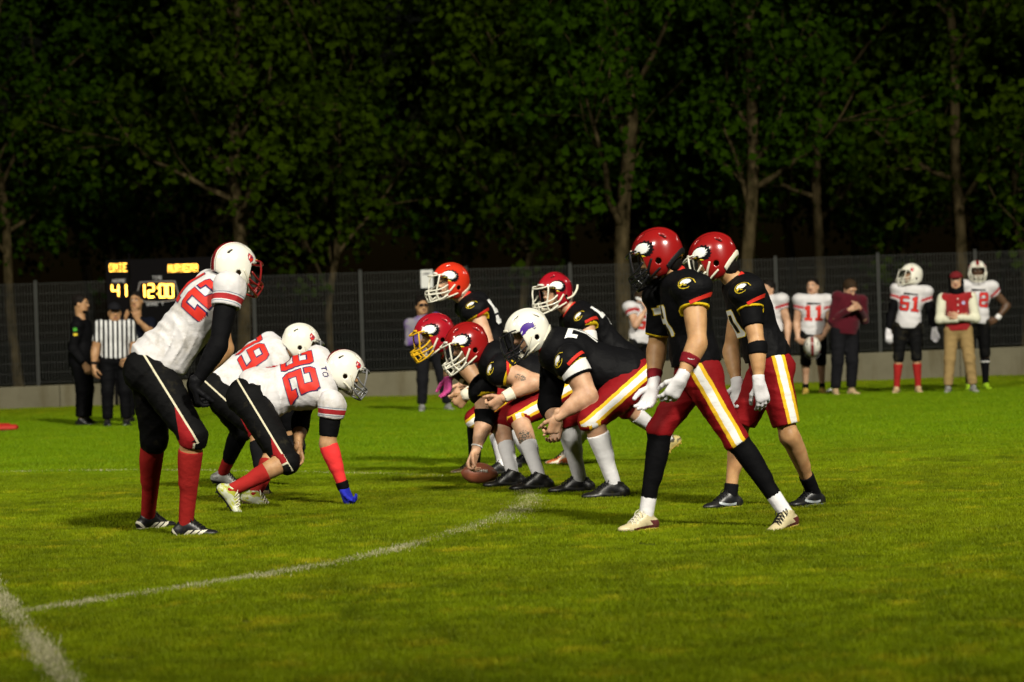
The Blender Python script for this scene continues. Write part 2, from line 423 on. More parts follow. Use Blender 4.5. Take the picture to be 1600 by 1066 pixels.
for i in range(nb):
    a = x0+(x1-x0)*i/nb; b = x0+(x1-x0)*(i+1)/nb-.012
    za = WT0+(WT1-WT0)*i/nb; zb = WT0+(WT1-WT0)*(i+1)/nb
    w_ = MB(); bw = .022
    prof = lambda z: [(-.10, -.02), (-.10, z-bw), (-.10+bw, z), (.10-bw, z), (.10, z-bw), (.10, -.02)]
    vs = [(a-wall_e.location.x, q[0], q[1]) for q in prof(za)]+[(b-wall_e.location.x, q[0], q[1]) for q in prof(zb)]
    w_._add(vs, [(j, j+1, j+7, j+6) for j in range(5)]+[(5, 0, 6, 11), (5, 4, 3, 2, 1, 0), (6, 7, 8, 9, 10, 11)], 0)
    w_.build('wall_section', [cw], wall_e)
fm_ = plain('galvanised_wire', (.045, .046, .042), .8, 0, spec=0); pm_ = plain('fence_post_paint', (.040, .041, .037), .8, 0, spec=.05)
fence = empty('mesh_fence', ((x0+x1)/2, YF, WT0)); tag(fence, 'tall welded wire mesh fence on grey posts above the low wall', 'fence')
ppx = [-454, -283, -112, 58, 229, 399, 566, 731, 894, 1056, 1215, 1375, 1527, 1685, 1836, 1988]
def wt(x): return WT0+(WT1-WT0)*(x-x0)/(x1-x0)
HF = 2.11
for i, p in enumerate(ppx):
    x = fx(p); b = MB(); z = wt(x)
    b.box((x-.024-fence.location.x, -.02, z-WT0-.003), (x+.024-fence.location.x, .02, HF-WT0+.02)); b.box((x-.028-fence.location.x, -.024, HF-WT0+.02), (x+.028-fence.location.x, .024, HF-WT0+.03)); b.build('post', [pm_], fence)
    if i+1 < len(ppx):
        xa, xb = x+.03, fx(ppx[i+1])-.03; q = MB(); zb = wt((xa+xb)/2)+.03
        n = int((xb-xa)/.05)
        for k in range(n+1):
            xx = xa+(xb-xa)*k/n-fence.location.x; q.box((xx-.0046, -.034, zb-WT0), (xx+.0046, -.027, HF-WT0-.01))
        for k in range(11):
            zz = zb+.02+(HF-zb-.05)*k/10-WT0; q.box((xa-fence.location.x, -.041, zz-.0028), (xb-fence.location.x, -.0342, zz+.0028))
        tag(q.build('wire_mesh', [fm_], fence), kind='stuff')
# white notice on the mesh
wp = plain('white_sign_plate', (.62, .62, .58), .5); ink = plain('sign_ink', (.06, .06, .06), .6)
c0 = P(667, 436, YF-.06); sg = MB(); sg.box((-.1, -.006, -.15), (.1, .006, .15)); sg.box((-.07, -.0085, .07), (.03, -.0062, .085), 1); sg.box((-.05, -.0085, .09), (.06, -.0062, .105), 1)
sgo = sg.build('notice_board', [wp, ink]); sgo.location = c0; tag(sgo, 'small white notice plate hung at the top of the mesh fence', 'sign')

# ------------------------------------------------------------------ trees
bk = NT('tree_bark'); o_ = bk.obj()
bk.base(bk.mix(bk.ramp(bk.noise(bk.scale(o_, (3, 3, 1.1)), 2.0, 6, .7), .35, .65), (.012, .010, .004), (.082, .062, .030))); bk.set(Roughness=.95, Specular_IOR_Level=0.0); bk.bump(bk.noise(bk.scale(o_, (10, 10, 2.5)), 1.5, 6), .8, .03)
LM = []
for nm, a, b in (('leaf_green', (.008, .020, .0006), (.017, .038, .0010)), ('leaf_pale_green', (.012, .024, .0007), (.025, .043, .0012))):
    m = NT(nm); o_ = m.obj(); m.base(m.mix(m.ramp(m.noise(o_, 1.3, 4, .7), .34, .66), a, b)); m.set(Roughness=.8, Specular_IOR_Level=0.0); LM.append(m)
def tree_meshes(seed, H, r0, low, n_leaf, spread, bare, limbs=15, leaf=.155):
    rng = np.random.default_rng(seed)
    t = MB(); tr = [np.array([0, 0, -.05])]
    for k in range(1, 9):
        tr.append(np.array([rng.normal(0, .09)*k**.6, rng.normal(0, .09)*k**.6, H*k/8]))
    trc = catmull(tr, 4); rad = np.linspace(r0, r0*.18, len(trc)); rad[0] *= 1.35; rad[1] *= 1.12
    t.tube(trc, list(rad), 8)
    ends = []
    for i in range(limbs):
        u = low+(1-low)*(i+rng.uniform(0, .9))/limbs*.95; j = int(u*(len(trc)-1)); base = trc[j]
        az = rng.uniform(0, 2*np.pi); el = rng.uniform(.45, 1.1); ln = spread*rng.uniform(.55, 1.1)*(1.15-u*.6)
        p = [base]; d = np.array([math.cos(az)*math.cos(el), math.sin(az)*math.cos(el), math.sin(el)])
        for k in range(5):
            d = unit(d+rng.normal(0, .16, 3)+np.array([0, 0, .10])); p.append(p[-1]+d*ln/5)
        c = catmull(p, 3); t.tube(c, list(np.linspace(rad[j]*.5+.012, .012, len(c))), 5)
        ends += [(c[k], .35+.5*k/len(c)) for k in range(5, len(c), 2)]
        for s_ in range(3):
            b0 = c[rng.integers(4, len(c)-2)]; d2 = unit(d+rng.normal(0, .7, 3)); q = [b0]
            for k in range(3): d2 = unit(d2+rng.normal(0, .2, 3)); q.append(q[-1]+d2*ln*.2)
            t.tube(q, [.018, .014, .010, .007], 4); ends += [(q[-1], .55), (q[-2], .5)]
    # leaf clumps hang round the limb ends
    per = max(4, int(n_leaf/len(ends))); V = []; F = []
    for (e, s_) in ends:
        for c_ in range(4):
            cc = e+rng.normal(0, s_*.55, 3); k = max(1, int(per/4*rng.uniform(.3, 1.8)))
            pos = cc+rng.normal(0, .20, (k, 3))*np.array([1, 1, .75]); nrm = (pos-cc)*6+rng.normal(size=(k, 3))*.45+np.array([0, 0, .35]); nrm /= np.linalg.norm(nrm, axis=1)[:, None]
            a = np.cross(nrm, rng.normal(size=(k, 3))); a /= np.linalg.norm(a, axis=1)[:, None]+1e-9; b = np.cross(nrm, a)
            L_ = leaf*rng.uniform(.6, 1.4, (k, 1)); W_ = L_*.42
            i0 = sum(len(x) for x in V)
            V.append(np.stack([pos-a*L_*.5, pos+b*W_+nrm*W_*.3, pos+a*L_*.5, pos-b*W_+nrm*W_*.3], 1).reshape(-1, 3))
            F.append(i0+np.arange(k*4).reshape(k, 4))
    return t.mesh('trunk', [bk], True), (np.concatenate(V), np.concatenate(F))
VAR = []
for sd, H, r0, low, nl, sp, li in ((3, 14, .14, .21, 12000, 3.0, 20), (8, 15, .11, .19, 13000, 3.1, 21), (15, 13, .17, .22, 10500, 3.4, 19), (21, 12, .08, .15, 14000, 2.6, 22)):
    tm, (v, f) = tree_meshes(sd, H, r0, low, nl, sp, 0, li)
    VAR.append((tm, [mesh_np('crown', v, f, [lm], smooth=False) for lm in LM]))
TREES = [ # px of the trunk, distance, variant, leaf shade, turn, scale, label
 (28, 55, 1, 0, .3, 1.0, 'slim dark tree at the left edge behind the fence'),
 (205, 58, 3, 0, 1.1, 1.05, 'bushy dark tree straight above the scoreboard'),
 (372, 53, 0, 1, 2.0, 1.05, 'tall tree with a pale trunk above the standing white player in the left foreground'),
 (520, 56, 3, 1, 2.9, 1.0, 'leafy low branching tree above the two crouching white players'),
 (668, 58, 1, 0, 3.7, 1.0, 'dark tree rising behind the small white notice'),
 (812, 54, 3, 1, 4.1, 1.1, 'low leafy tree in front of a dark gap near the middle of the row'),
 (985, 51, 2, 0, 5.0, 1.0, 'thick trunked tree rising above the tall bare armed player'),
 (1098, 57, 3, 1, .9, 1.0, 'bushy tree above the red helmet with the white neck bumper'),
 (1190, 51.5, 0, 0, 4.6, 1.0, 'tree with the brightest bare trunk on the right'),
 (1268, 55, 1, 1, 2.4, 1.05, 'slender tree over the player carrying his helmet'),
 (1400, 57, 3, 0, 3.3, 1.0, 'dense dark tree above the player with his helmet pushed up'),
 (1492, 53, 1, 1, 1.7, 1.1, 'slim leaning tree above the man in the varsity jacket'),
 (1598, 56, 3, 0, 5.5, 1.0, 'dark tree at the right edge behind the fence'),
]
SLOT = [(-420, 70), (-250, 75), (1880, 74), (2050, 70), (-90, 72), (130, 78), (300, 74), (470, 80), (745, 78), (900, 73), (1040, 79), (1230, 75), (1330, 80), (1560, 78), (1700, 72)]
def put_tree(px, Y, var, shade, rot, sc, label, group):
    e = empty('tree', (P(px, 520, Y)[0], Y, 0)); e.rotation_euler.z = rot; e.scale = (sc, sc, sc)
    tag(e, label, 'tree', group)
    link('trunk', VAR[var][0], e); tag(link('crown', VAR[var][1][shade], e), kind='stuff')
for t in TREES: put_tree(*t, 'trees in a row behind the fence')
def mesh_arrays(me):
    n = len(me.vertices); v = np.empty(n*3, np.float32); me.vertices.foreach_get('co', v); return v.reshape(-1, 3), [tuple(p.vertices) for p in me.polygons]
wv_, wf_, wm_ = [], [], []; cache = {}
for i, (px, Y) in enumerate(SLOT):
    k = (1, 3, 0)[i % 3]; off = np.array([P(px, 520, Y)[0], Y, 0]); a = i*1.3; R_ = np.array([[math.cos(a), -math.sin(a), 0], [math.sin(a), math.cos(a), 0], [0, 0, 1]])*1.1
    for me_, mi in ((VAR[k][0], 0), (VAR[k][1][0], 1)):
        if id(me_) not in cache: cache[id(me_)] = mesh_arrays(me_)
        v, f = cache[id(me_)]; b0 = sum(len(x) for x in wv_)
        wv_.append(v@R_.T+off); wf_ += [tuple(j+b0 for j in q) for q in f]; wm_ += [mi]*len(f)
me = bpy.data.meshes.new('background_wood'); me.from_pydata(np.concatenate(wv_).tolist(), [], wf_); dl = NT('shaded_leaf'); dl.base(dl.mix(dl.noise(dl.obj(), .6, 3), (.004, .010, .0003), (.009, .020, .0006))); dl.set(Roughness=.8, Specular_IOR_Level=0)
me.materials.append(bk.m); me.materials.append(dl.m); me.polygons.foreach_set('material_index', np.array(wm_, np.int32))
tag(link('background_wood', me), kind='stuff')
# ================================================================== lettering, emblems and other flat print
FONT = {'A': '0E11111F111111', 'C': '0E11101010110E', 'D': '1E11111111111E', 'E': '1F10101E10101F', 'G': '0E11101713110E', 'H': '1111111F111111', 'I': '0E04040404040E',
 'M': '111B1515111111', 'O': '0E11111111110E', 'R': '1E11111E141211', 'T': '1F040404040404', 'U': '1111111111110E', 'V': '11111111110A04', 'N': '11191513111111', 'B': '1E11111E11111E', 'S': '0F10100E01011E', 'L': '1010101010101F', 'P': '1E11111E101010',
 '0': '0E11131519110E', '1': '040C040404040E', '2': '0E11010204081F', '4': '02060A121F0202', ':': '00040400040400', 's': '00000F100E011E', 'c': '00000E1010110E', 'h': '10101619111111', 'u': '0000111111130D', 't': '08081C08080906', ' ': '00000000000000'}
def glyph(ch):
    h = FONT[ch]; return np.array([[(int(h[2*r:2*r+2], 16) >> (4-c)) & 1 for c in range(5)] for r in range(7)], bool)
def text_fn(s, col=0):
    g = np.concatenate([np.pad(glyph(c), ((0, 0), (0, 1))) for c in s], 1)[:, :-1]
    H, W = g.shape
    def fn(u, v):       # u, v in 0..1
        i = np.clip((u*W).astype(int), 0, W-1); j = np.clip(((1-v)*H).astype(int), 0, H-1)
        return np.where(g[j, i], col, -1)
    return fn
SEGS = {'0': 'abcdef', '1': 'bc', '2': 'abged', '3': 'abgcd', '4': 'fgbc', '5': 'afgcd', '6': 'afgedc', '7': 'abc', '8': 'abcdefg', '9': 'abcdfg'}
def digit_in(d, u, v, th=.27, tv=.165, ch=.13):
    """varsity block digit over the unit square"""
    def seg(s):
        if s == 'a': return v > 1-tv
        if s == 'd': return v < tv
        if s == 'g': return abs(v-.5) < tv/2
        if s == 'b': return (u > 1-th) & (v > .5-tv/2)
        if s == 'c': return (u > 1-th) & (v < .5+tv/2)
        if s == 'e': return (u < th) & (v < .5+tv/2)
        return (u < th) & (v > .5-tv/2)
    box = (u >= 0) & (u <= 1) & (v >= 0) & (v <= 1)
    if d == '1': return box & ((abs(u-.5) < .19) | ((v < tv*.8) & (abs(u-.5) < .4)) | ((u < .5) & (u > .14) & (v > .74) & (v < .93)))
    r = np.zeros_like(u, bool)
    for s in SEGS[d]: r |= seg(s)
    uu, vv = np.minimum(u, 1-u), np.minimum(v, 1-v)
    r &= (uu/.9+vv) > ch                                    # chamfered corners
    if d == '2': r |= (u < th) & (v > .68) & ((uu/.9+vv) > ch) | ((u > 1-th*.9) & (v < .30))
    if d in '35': r |= (u < th) & (v < .32) & ((uu/.9+vv) > ch)
    if d == '3': r |= (u < th) & (v > .68) & ((uu/.9+vv) > ch)
    if d == '7': r |= (u < th*.8) & (v > .66)
    return r & box
def number_fn(s, fill=0, edge=1, ew=.026, gap=.20, asp=.62):
    n = len(s); W = n+gap*(n-1)
    def fn(u, v):
        x = u*(W+.12)-.06; y = v*1.08-.04; out = np.full(u.shape, -1)
        for i, c in enumerate(s):
            for dx in (-1, 0, 1):
                for dy in (-1, 0, 1): out = np.where(digit_in(c, x-i*(1+gap)+dx*ew*1.4, y+dy*ew), edge, out)
        for i, c in enumerate(s): out = np.where(digit_in(c, x-i*(1+gap), y), fill, out)
        return out
    return fn
def el(x, y, cx, cy, rx, ry, rot=0):
    c, s = math.cos(rot), math.sin(rot); a = ((x-cx)*c+(y-cy)*s)/rx; b = (-(x-cx)*s+(y-cy)*c)/ry; return a*a+b*b < 1
def poly(x, y, P_):
    r = np.zeros(x.shape, bool); n = len(P_)
    for i in range(n):
        (x1, y1), (x2, y2) = P_[i], P_[i-1]
        c = ((y1 > y) != (y2 > y)) & (x < (x2-x1)*(y-y1)/((y2-y1) if y2 != y1 else 1e-9)+x1); r ^= c
    return r
def eagle_fn(u, v):         # 0 white 1 black 2 yellow ; the head looks to the left (-x)
    x, y = u*2-1, v*2-1; out = np.full(u.shape, -1)
    ang = np.arctan2(y+.1, x-.1); rr = np.hypot((x-.05)/.93, (y-.05)/.85); jag = 1+.06*np.sign(np.sin(ang*16))*(x > .1)
    out = np.where((rr < jag) & (y > -.62-.35*x) & ~poly(x, y, [(-1, -1), (-1, -.3), (-.3, -.55), (.2, -1)]), 1, out)
    rw = np.hypot((x+.14)/.74, (y-.22)/.55); jw = 1+.17*np.sin(ang*15)*(x > -.1)*(y < .5)
    out = np.where((rw < jw) & (y > -.22-.30*(x+.2)) & (y > -.45), 0, out)
    out = np.where(poly(x, y, [(-.82, .12), (-.98, -.18), (-.86, -.48), (-.70, -.30), (-.38, -.22), (-.30, -.02)]), 2, out)
    out = np.where(poly(x, y, [(-.34, -.30), (-.05, -.52), (.02, -.66), (-.28, -.52), (-.5, -.40)]), 2, out)
    out = np.where(el(x, y, -.46, .04, .16, .07, -.4), 1, out)
    return out
def patch_fn(u, v):         # the same bird inside a yellow outline
    x, y = u*2-1, v*2-1
    def body(x, y, s): return (np.hypot((x+.18)/(.80*s), y/(.80*s)) < 1) & (x < .2) | poly(x, y, [(-.2, .80*s), (.35, .72*s), (.78*s, .30), (.97*s, -.35*s), (.55, -.10), (.1, -.42), (-.2, -.7*s)])
    e = eagle_fn((x/.80+.05)*.5+.5, (y/.72-.02)*.5+.5)
    out = np.where(body(x, y, 1.0), 2, -1); out = np.where(body(x, y, .90), 1, out)
    return np.where((e == 0) | (e == 2), e, out)
def flame_fn(u, v):         # small red bird crest outlined in navy: 0 red, 1 navy, 2 white
    x, y = u*2-1, v*2-1
    def body(x, y, s): return el(x, y, .08, .02, .72*s, .66*s, .25) | poly(x, y, [(-.75*s, .35), (-.5, .98*s), (.05, .75), (.0, .2), (-.5, -.1)]) | poly(x, y, [(-.25, -.4), (.1, -1.0*s), (.42, -.42)])
    out = np.where(body(x, y, 1.0), 1, -1); out = np.where(body(x, y, .84), 0, out)
    out = np.where(poly(x, y, [(.02, .20), (.30, .52), (.36, .30), (.62, .34), (.35, .02), (.10, -.02)]), 1, out)
    out = np.where(el(x, y, -.30, .16, .10, .38, -.3), 2, out)
    return out
def raven_fn(u, v):         # purple bird head with a pale eye line, looking left
    x, y = u*2-1, v*2-1
    r = el(x, y, .15, .12, .70, .58, .3) & ~el(x, y, .30, -.62, .62, .50, .2)
    r |= poly(x, y, [(-.45, .30), (-.98, -.55), (-.70, -.62), (-.35, -.42), (-.1, -.1)])
    for k in range(4): r |= poly(x, y, [(.35+.1*k, .55-.28*k), (.98, .42-.26*k), (.45+.05*k, .28-.25*k)])
    out = np.where(r, 0, -1)
    out = np.where(el(x, y, -.52, -.18, .30, .05, .95) | el(x, y, -.72, -.50, .17, .04, .5), 1, out)
    return out
def stripe_fn(u, v): return np.zeros(u.shape, int)
def tick_fn(u, v):
    x, y = u*2-1, v*2-1
    return np.where(el(x, y, 0, .1, .95, .55, .25) & ~el(x, y, .05, .50, 1.05, .62, .25), 0, -1)
def tape_fn(u, v):
    a = np.clip((u*11).astype(int), 0, 10); return np.where((np.array([1, 1, 0, 1, 1, 0, 1, 1, 1, 0, 1])[a] > 0) & (np.abs(v-.5) < .42), 0, -1)

def bvh_of(me):
    n = len(me.vertices); v = np.empty(n*3, np.float32); me.vertices.foreach_get('co', v)
    return BVHTree.FromPolygons(v.reshape(-1, 3).tolist(), [tuple(p.vertices) for p in me.polygons])
def decal(name, bvh, C_, r, u, w_, h_, fn, mats, parent, cell=.0045, off=.0035, reach=.30, jump=.03):
    """flat print laid on a surface: a fine grid dropped along the normal r x u, only the printed cells kept"""
    r = unit(r); u = unit(np.asarray(u)-r*np.dot(u, r)); n = np.cross(r, u)
    nx, ny = max(2, int(w_/cell)), max(2, int(h_/cell))
    cu, cv = np.meshgrid((np.arange(nx)+.5)/nx, (np.arange(ny)+.5)/ny, indexing='ij'); k = fn(cu, cv)
    need = np.zeros((nx+1, ny+1), bool); on = k >= 0
    for i in (0, 1):
        for j in (0, 1): need[i:nx+i, j:ny+j] |= on
    vid = np.full(need.shape, -1); vs = []; dep = []
    for i, j in np.argwhere(need):
        p = np.asarray(C_)+r*(i/nx-.5)*w_+u*(j/ny-.5)*h_
        loc, nn, fi, ds = bvh.ray_cast(Vector(p+n*reach), Vector(-n), reach*2)
        if loc is None: continue
        vid[i, j] = len(vs); vs.append(np.array(loc)+np.array(nn)*off); dep.append(ds)
    fs = []; fm = []
    for i, j in np.argwhere(on):
        q = [vid[i, j], vid[i+1, j], vid[i+1, j+1], vid[i, j+1]]
        if min(q) < 0: continue
        dd = [dep[a] for a in q]
        if max(dd)-min(dd) > jump: continue
        fs.append(q); fm.append(k[i, j])
    if not fs: return None
    if name == 'red_stripe':            # keep the one connected strip
        par = list(range(len(vs)))
        def fd(a):
            while par[a] != a: par[a] = par[par[a]]; a = par[a]
            return a
        for q in fs:
            for b in q[1:]: par[fd(b)] = fd(q[0])
        roots = [fd(q[0]) for q in fs]; best = max(set(roots), key=roots.count)
        sel = [i for i, r_ in enumerate(roots) if r_ == best]; fs = [fs[i] for i in sel]; fm = [fm[i] for i in sel]
        used = sorted({a for q in fs for a in q}); mp = {a: i for i, a in enumerate(used)}; vs = [vs[a] for a in used]; fs = [[mp[a] for a in q] for q in fs]
    o = link(name, mesh_np(name, vs, fs, mats, fm), parent)
    return o
# ================================================================== kit shared by the players
# helmet: faces +x, z up, centre of the skull at the origin
def helmet_shell():
    h = .005
    outer = [Ell((-.005, 0, .012), None, (.146, .119, .134), .05), Ell((.005, .0, -.062), None, (.122, .113, .088), .05)]
    def infl(d): return [Ell(p.c, None, p.r-d, .05) for p in outer]
    lo = np.array([-.18, -.16, -.18]); n = np.ceil(np.array([.37, .32, .36])/h).astype(int)
    ax = [lo[i]+h*np.arange(n[i]) for i in range(3)]; X, Y, Z = ax[0][:, None, None], ax[1][None, :, None], ax[2][None, None, :]
    def fld(ps):
        a, b = ps[0].ev(X, Y, Z), ps[1].ev(X, Y, Z); hh = np.maximum(.05-np.abs(a-b), 0)/.05; return np.minimum(a, b)-hh*hh*.05/4
    do, di = fld(outer), fld(infl(.016))
    # raised spine over the crown
    do = do-.006*np.clip(1-np.abs(Y)/.030, 0, 1)**.5*(Z > .03)*np.clip((Z-.03)/.03, 0, 1)
    d = np.maximum(do, -di)
    face = np.sqrt((X-.168)**2+((Z+.045)*.92)**2+0*Y)-.104             # face opening
    low = np.maximum(.085-X, Z+.055)+0*Y
    op = np.minimum(face, np.maximum(.062+.0*X-X, np.abs(Z+.035)-.070)+0*Y)
    op = np.minimum(op, np.maximum(.098-X, Z+.02)+0*Y)
    d = np.maximum(d, -op)
    bot = -.128+np.clip(-X-.02, 0, .2)*.62+np.clip(X-.04, 0, .1)*.35
    d = np.maximum(d, bot-Z+0*Y)
    for s in (-1, 1):
        d = np.maximum(d, -(Cap((-.012, s*.09, -.040), (-.022, s*.14, -.052), .017, .017).ev(X, Y, Z)))
        for q, r in (((.05, s*.052, .16), (.02, s*.056, .16)), ((-.075, s*.075, .12), (-.095, s*.075, .105))):
            d = np.maximum(d, -Cap((q[0], q[1], .10), (r[0], r[1], .10), .0065, .0065, sq=((0, 0, 1), 12)).ev(X, Y, Z))
    v, q = surfnet(d.astype(np.float32), lo, h, 1)
    vv = v.T; Xv, Yv, Zv = vv
    a = outer[0].ev(Xv, Yv, Zv); b = outer[1].ev(Xv, Yv, Zv); hh = np.maximum(.05-np.abs(a-b), 0)/.05; dv = np.minimum(a, b)-hh*hh*.05/4
    return v, q, (dv < -.0075).astype(float), (do, X, Y, Z, lo, h, bot, op)
_hv, _hq, _hin, _hf = helmet_shell()
HELMET = {}
def helmet_mat(name, col, stripe=None):
    m = NT(name); o = m.obj(); x, y, z = m.xyz(o)
    c = m.mix(m.math('MULTIPLY', m.ramp(m.noise(o, 22, 5, .7), .56, .72), .35), col, tuple(q*.82 for q in col))
    if stripe:
        ay = m.math('ABSOLUTE', y); up = m.math('GREATER_THAN', z, .02); bk_ = m.math('LESS_THAN', x, -.10)
        ok = m.math('MAXIMUM', up, bk_)
        c = m.mix(m.math('MULTIPLY', m.math('LESS_THAN', ay, .034), ok), c, stripe[1]); c = m.mix(m.math('MULTIPLY', m.math('LESS_THAN', ay, .029), ok), c, col)
        c = m.mix(m.math('MULTIPLY', m.math('LESS_THAN', ay, .021), ok), c, stripe[0])
    c = m.mix(m.attr('inside'), c, (.004, .004, .004)); m.base(c)
    m.set(Roughness=m.math('ADD', .22, m.math('MULTIPLY', m.attr('inside'), .6)), Coat_Weight=.6, Coat_Roughness=.07)
    m.bump(m.noise(o, 35, 3), .05, .004)
    return m
HMAT = {'red': helmet_mat('red_helmet_shell', (.225, .007, .007)), 'bright': helmet_mat('bright_red_helmet_shell', (.48, .026, .009)), 'crimson': helmet_mat('crimson_helmet_shell', (.27, .006, .013)),
        'white': helmet_mat('white_helmet_shell', (.66, .64, .55)), 'striped': helmet_mat('striped_white_helmet_shell', (.66, .64, .56), ((.16, .010, .012), (.30, .29, .28)))}
# the shell needs a slot of its own per helmet, so alike helmets share one mesh
HELM_ME = mesh_np('helmet', _hv, _hq, [HMAT['red']], attrs={'inside': _hin})
HBVH = bvh_of(HELM_ME)
def band_mesh(name, sel):
    do, X, Y, Z, lo, h, bot, op = _hf
    d = np.maximum(np.abs(do-.002)-.0045, sel(X, Y, Z, bot, op)); v, q = surfnet(d.astype(np.float32), lo, h, 1); return mesh_np(name, v, q, [])
NAPE_ME = band_mesh('nape_bumper', lambda X, Y, Z, bot, op: np.maximum(np.maximum(Z-bot-.026, bot-.003-Z), X+.045)+0*Y)
BROW_ME = band_mesh('brow_bumper', lambda X, Y, Z, bot, op: np.maximum(np.maximum(.004-op, op-.020), np.maximum(np.abs(Y)-.040, .04-Z)))
CHINM = {}
def mask_pts(style):
    L = []
    side = lambda s: [
        [(.078, s*.106, .048), (.112, s*.088, .052), (.146, s*.048, .046), (.156, 0, .044)],                                   # brow bar
        [(.112, s*.088, .052), (.124, s*.094, .012), (.134, s*.086, -.036), (.138, s*.080, -.052)],                            # cheek upright
        [(.066, s*.116, -.018), (.100, s*.104, -.040), (.138, s*.080, -.052), (.176, s*.034, -.058), (.183, 0, -.058)],        # upper cage bar
        [(.062, s*.112, -.060), (.095, s*.100, -.072), (.136, s*.074, -.078), (.176, s*.033, -.082), (.183, 0, -.082)],        # middle bar
        [(.066, s*.104, -.088), (.105, s*.084, -.112), (.150, s*.046, -.128), (.166, s*.018, -.132), (.168, 0, -.132)],        # lower bar
        [(.176, s*.034, -.058), (.178, s*.033, -.082), (.164, s*.024, -.131)],                                                 # chin upright
        [(.138, s*.080, -.052), (.136, s*.074, -.078), (.120, s*.072, -.117)]]
    for s in (-1, 1): L += side(s)
    if style == 'full': L += [[(.156, 0, .044), (.176, 0, -.005), (.183, 0, -.058)]]
    return L
MASK_ME = {}
for st_ in ('open', 'full'):
    b = MB()
    for p in mask_pts(st_): b.tube([np.array([.06, 0, -.03])+(q-np.array([.06, 0, -.03]))*np.array([1.16, 1.02, 1.10]) for q in catmull(p, 5)], .0064 if st_ == 'open' else .006, 6)
    MASK_ME[st_] = b.mesh('face_mask', [], True)
b = MB()
for s in (-1, 1):
    b.tube(catmull([(.012, s*.121, -.020), (.052, s*.112, -.064), (.092, s*.060, -.118), (.112, s*.022, -.128)], 5), .0075, 6)
    b.tube(catmull([(-.012, s*.112, -.085), (.05, s*.100, -.108), (.098, s*.045, -.132)], 5), .0065, 6)
STRAP_ME = b.mesh('chin_strap', [], True)
v, q = sdf_mesh([Cap((.106, -.025, -.124), (.106, .025, -.124), .022, .022, sq=((0, 0, 1), .75))], .005); CUP_ME = mesh_np('chin_cup', v, q, [])
FMAT = {k: plain(k+'_mask_coating', c, .35, coat=.3) for k, c in dict(white=(.62, .60, .50), yellow=(.62, .36, .012), black=(.012, .012, .014), crimson=(.20, .010, .010), grey=(.17, .17, .17)).items()}
white_plastic = plain('white_plastic', (.62, .60, .53), .4); cream_strap = plain('cream_strap', (.58, .55, .44), .5); black_pad = plain('black_padding', (.004, .004, .005), .6)
EW = plain('print_white', (.66, .66, .64), .5, var=.03); EB = plain('print_black', (.003, .003, .004), .7, spec=.05); EY = plain('print_yellow', (.55, .40, .015), .5); ER = plain('print_red', (.50, .022, .012), .6, var=.12, scale=12)
EN = plain('print_navy', (.022, .014, .075), .6); EP = plain('print_purple', (.045, .012, .19), .45); EG = plain('print_grey_lilac', (.30, .28, .42), .5)
ECH = plain('print_off_white', (.60, .58, .46), .6)
TWEAK = {}
def slot_link(o, m):
    m = m.m if isinstance(m, NT) else m
    if len(o.data.materials) == 0: o.data.materials.append(m)
    o.material_slots[0].link = 'OBJECT'; o.material_slots[0].material = m
EMB = {}
def emblem_mesh(kind):
    """emblem print for both sides of a helmet, made once and shared"""
    if kind in EMB: return EMB[kind]
    spec = {'eagle': (eagle_fn, (.040, .040), .128, .112, [EW, EB, EY]), 'flame': (flame_fn, (.045, .062), .062, .062, [ER, EN, EW]), 'raven': (raven_fn, (.022, .030), .140, .100, [EP, EW])}[kind]
    fn, (ex, ez), w_, h_, mats = spec; out = []
    for s in (-1, 1):
        up = unit((.10, 0, 1)); r = np.array([1, 0, 0]) if s < 0 else np.array([-1., 0, 0])
        f2 = (lambda u, v: fn(1-u, v)) if s < 0 else fn
        if kind == 'flame': f2 = fn if s < 0 else (lambda u, v: fn(1-u, v))
        o = decal('emblem', HBVH, (ex, s*.12, ez), r, up, w_, h_, f2, mats, None, .0024, .0022, .10, .03)
        out.append(o.data); bpy.data.objects.remove(o)
    EMB[kind] = out; return out
def place(name, me, mat, mtx, parent):
    o = link(name, me, parent); o.matrix_local = mtx
    if mat is not None: slot_link(o, mat)
    return o
def build_helmet(parent, mtx, shell='red', mask='white', emblem='eagle', style='open', strap=None, nape=None, brow=None, top=False, strap_on=True):
    hm = place('helmet', HELM_ME, HMAT[shell], mtx, parent); I = Matrix.Identity(4)
    place('face_mask', MASK_ME[style], FMAT[mask], I, hm)
    if strap_on:
        place('chin_strap', STRAP_ME, strap or cream_strap, I, hm); place('chin_cup', CUP_ME, strap or cream_strap, I, hm)
    if nape: place('nape_bumper', NAPE_ME, nape, I, hm)
    place('brow_bumper', BROW_ME, brow or white_plastic, I, hm)
    if emblem:
        for me in emblem_mesh(emblem): link('emblem', me, hm)
    return hm

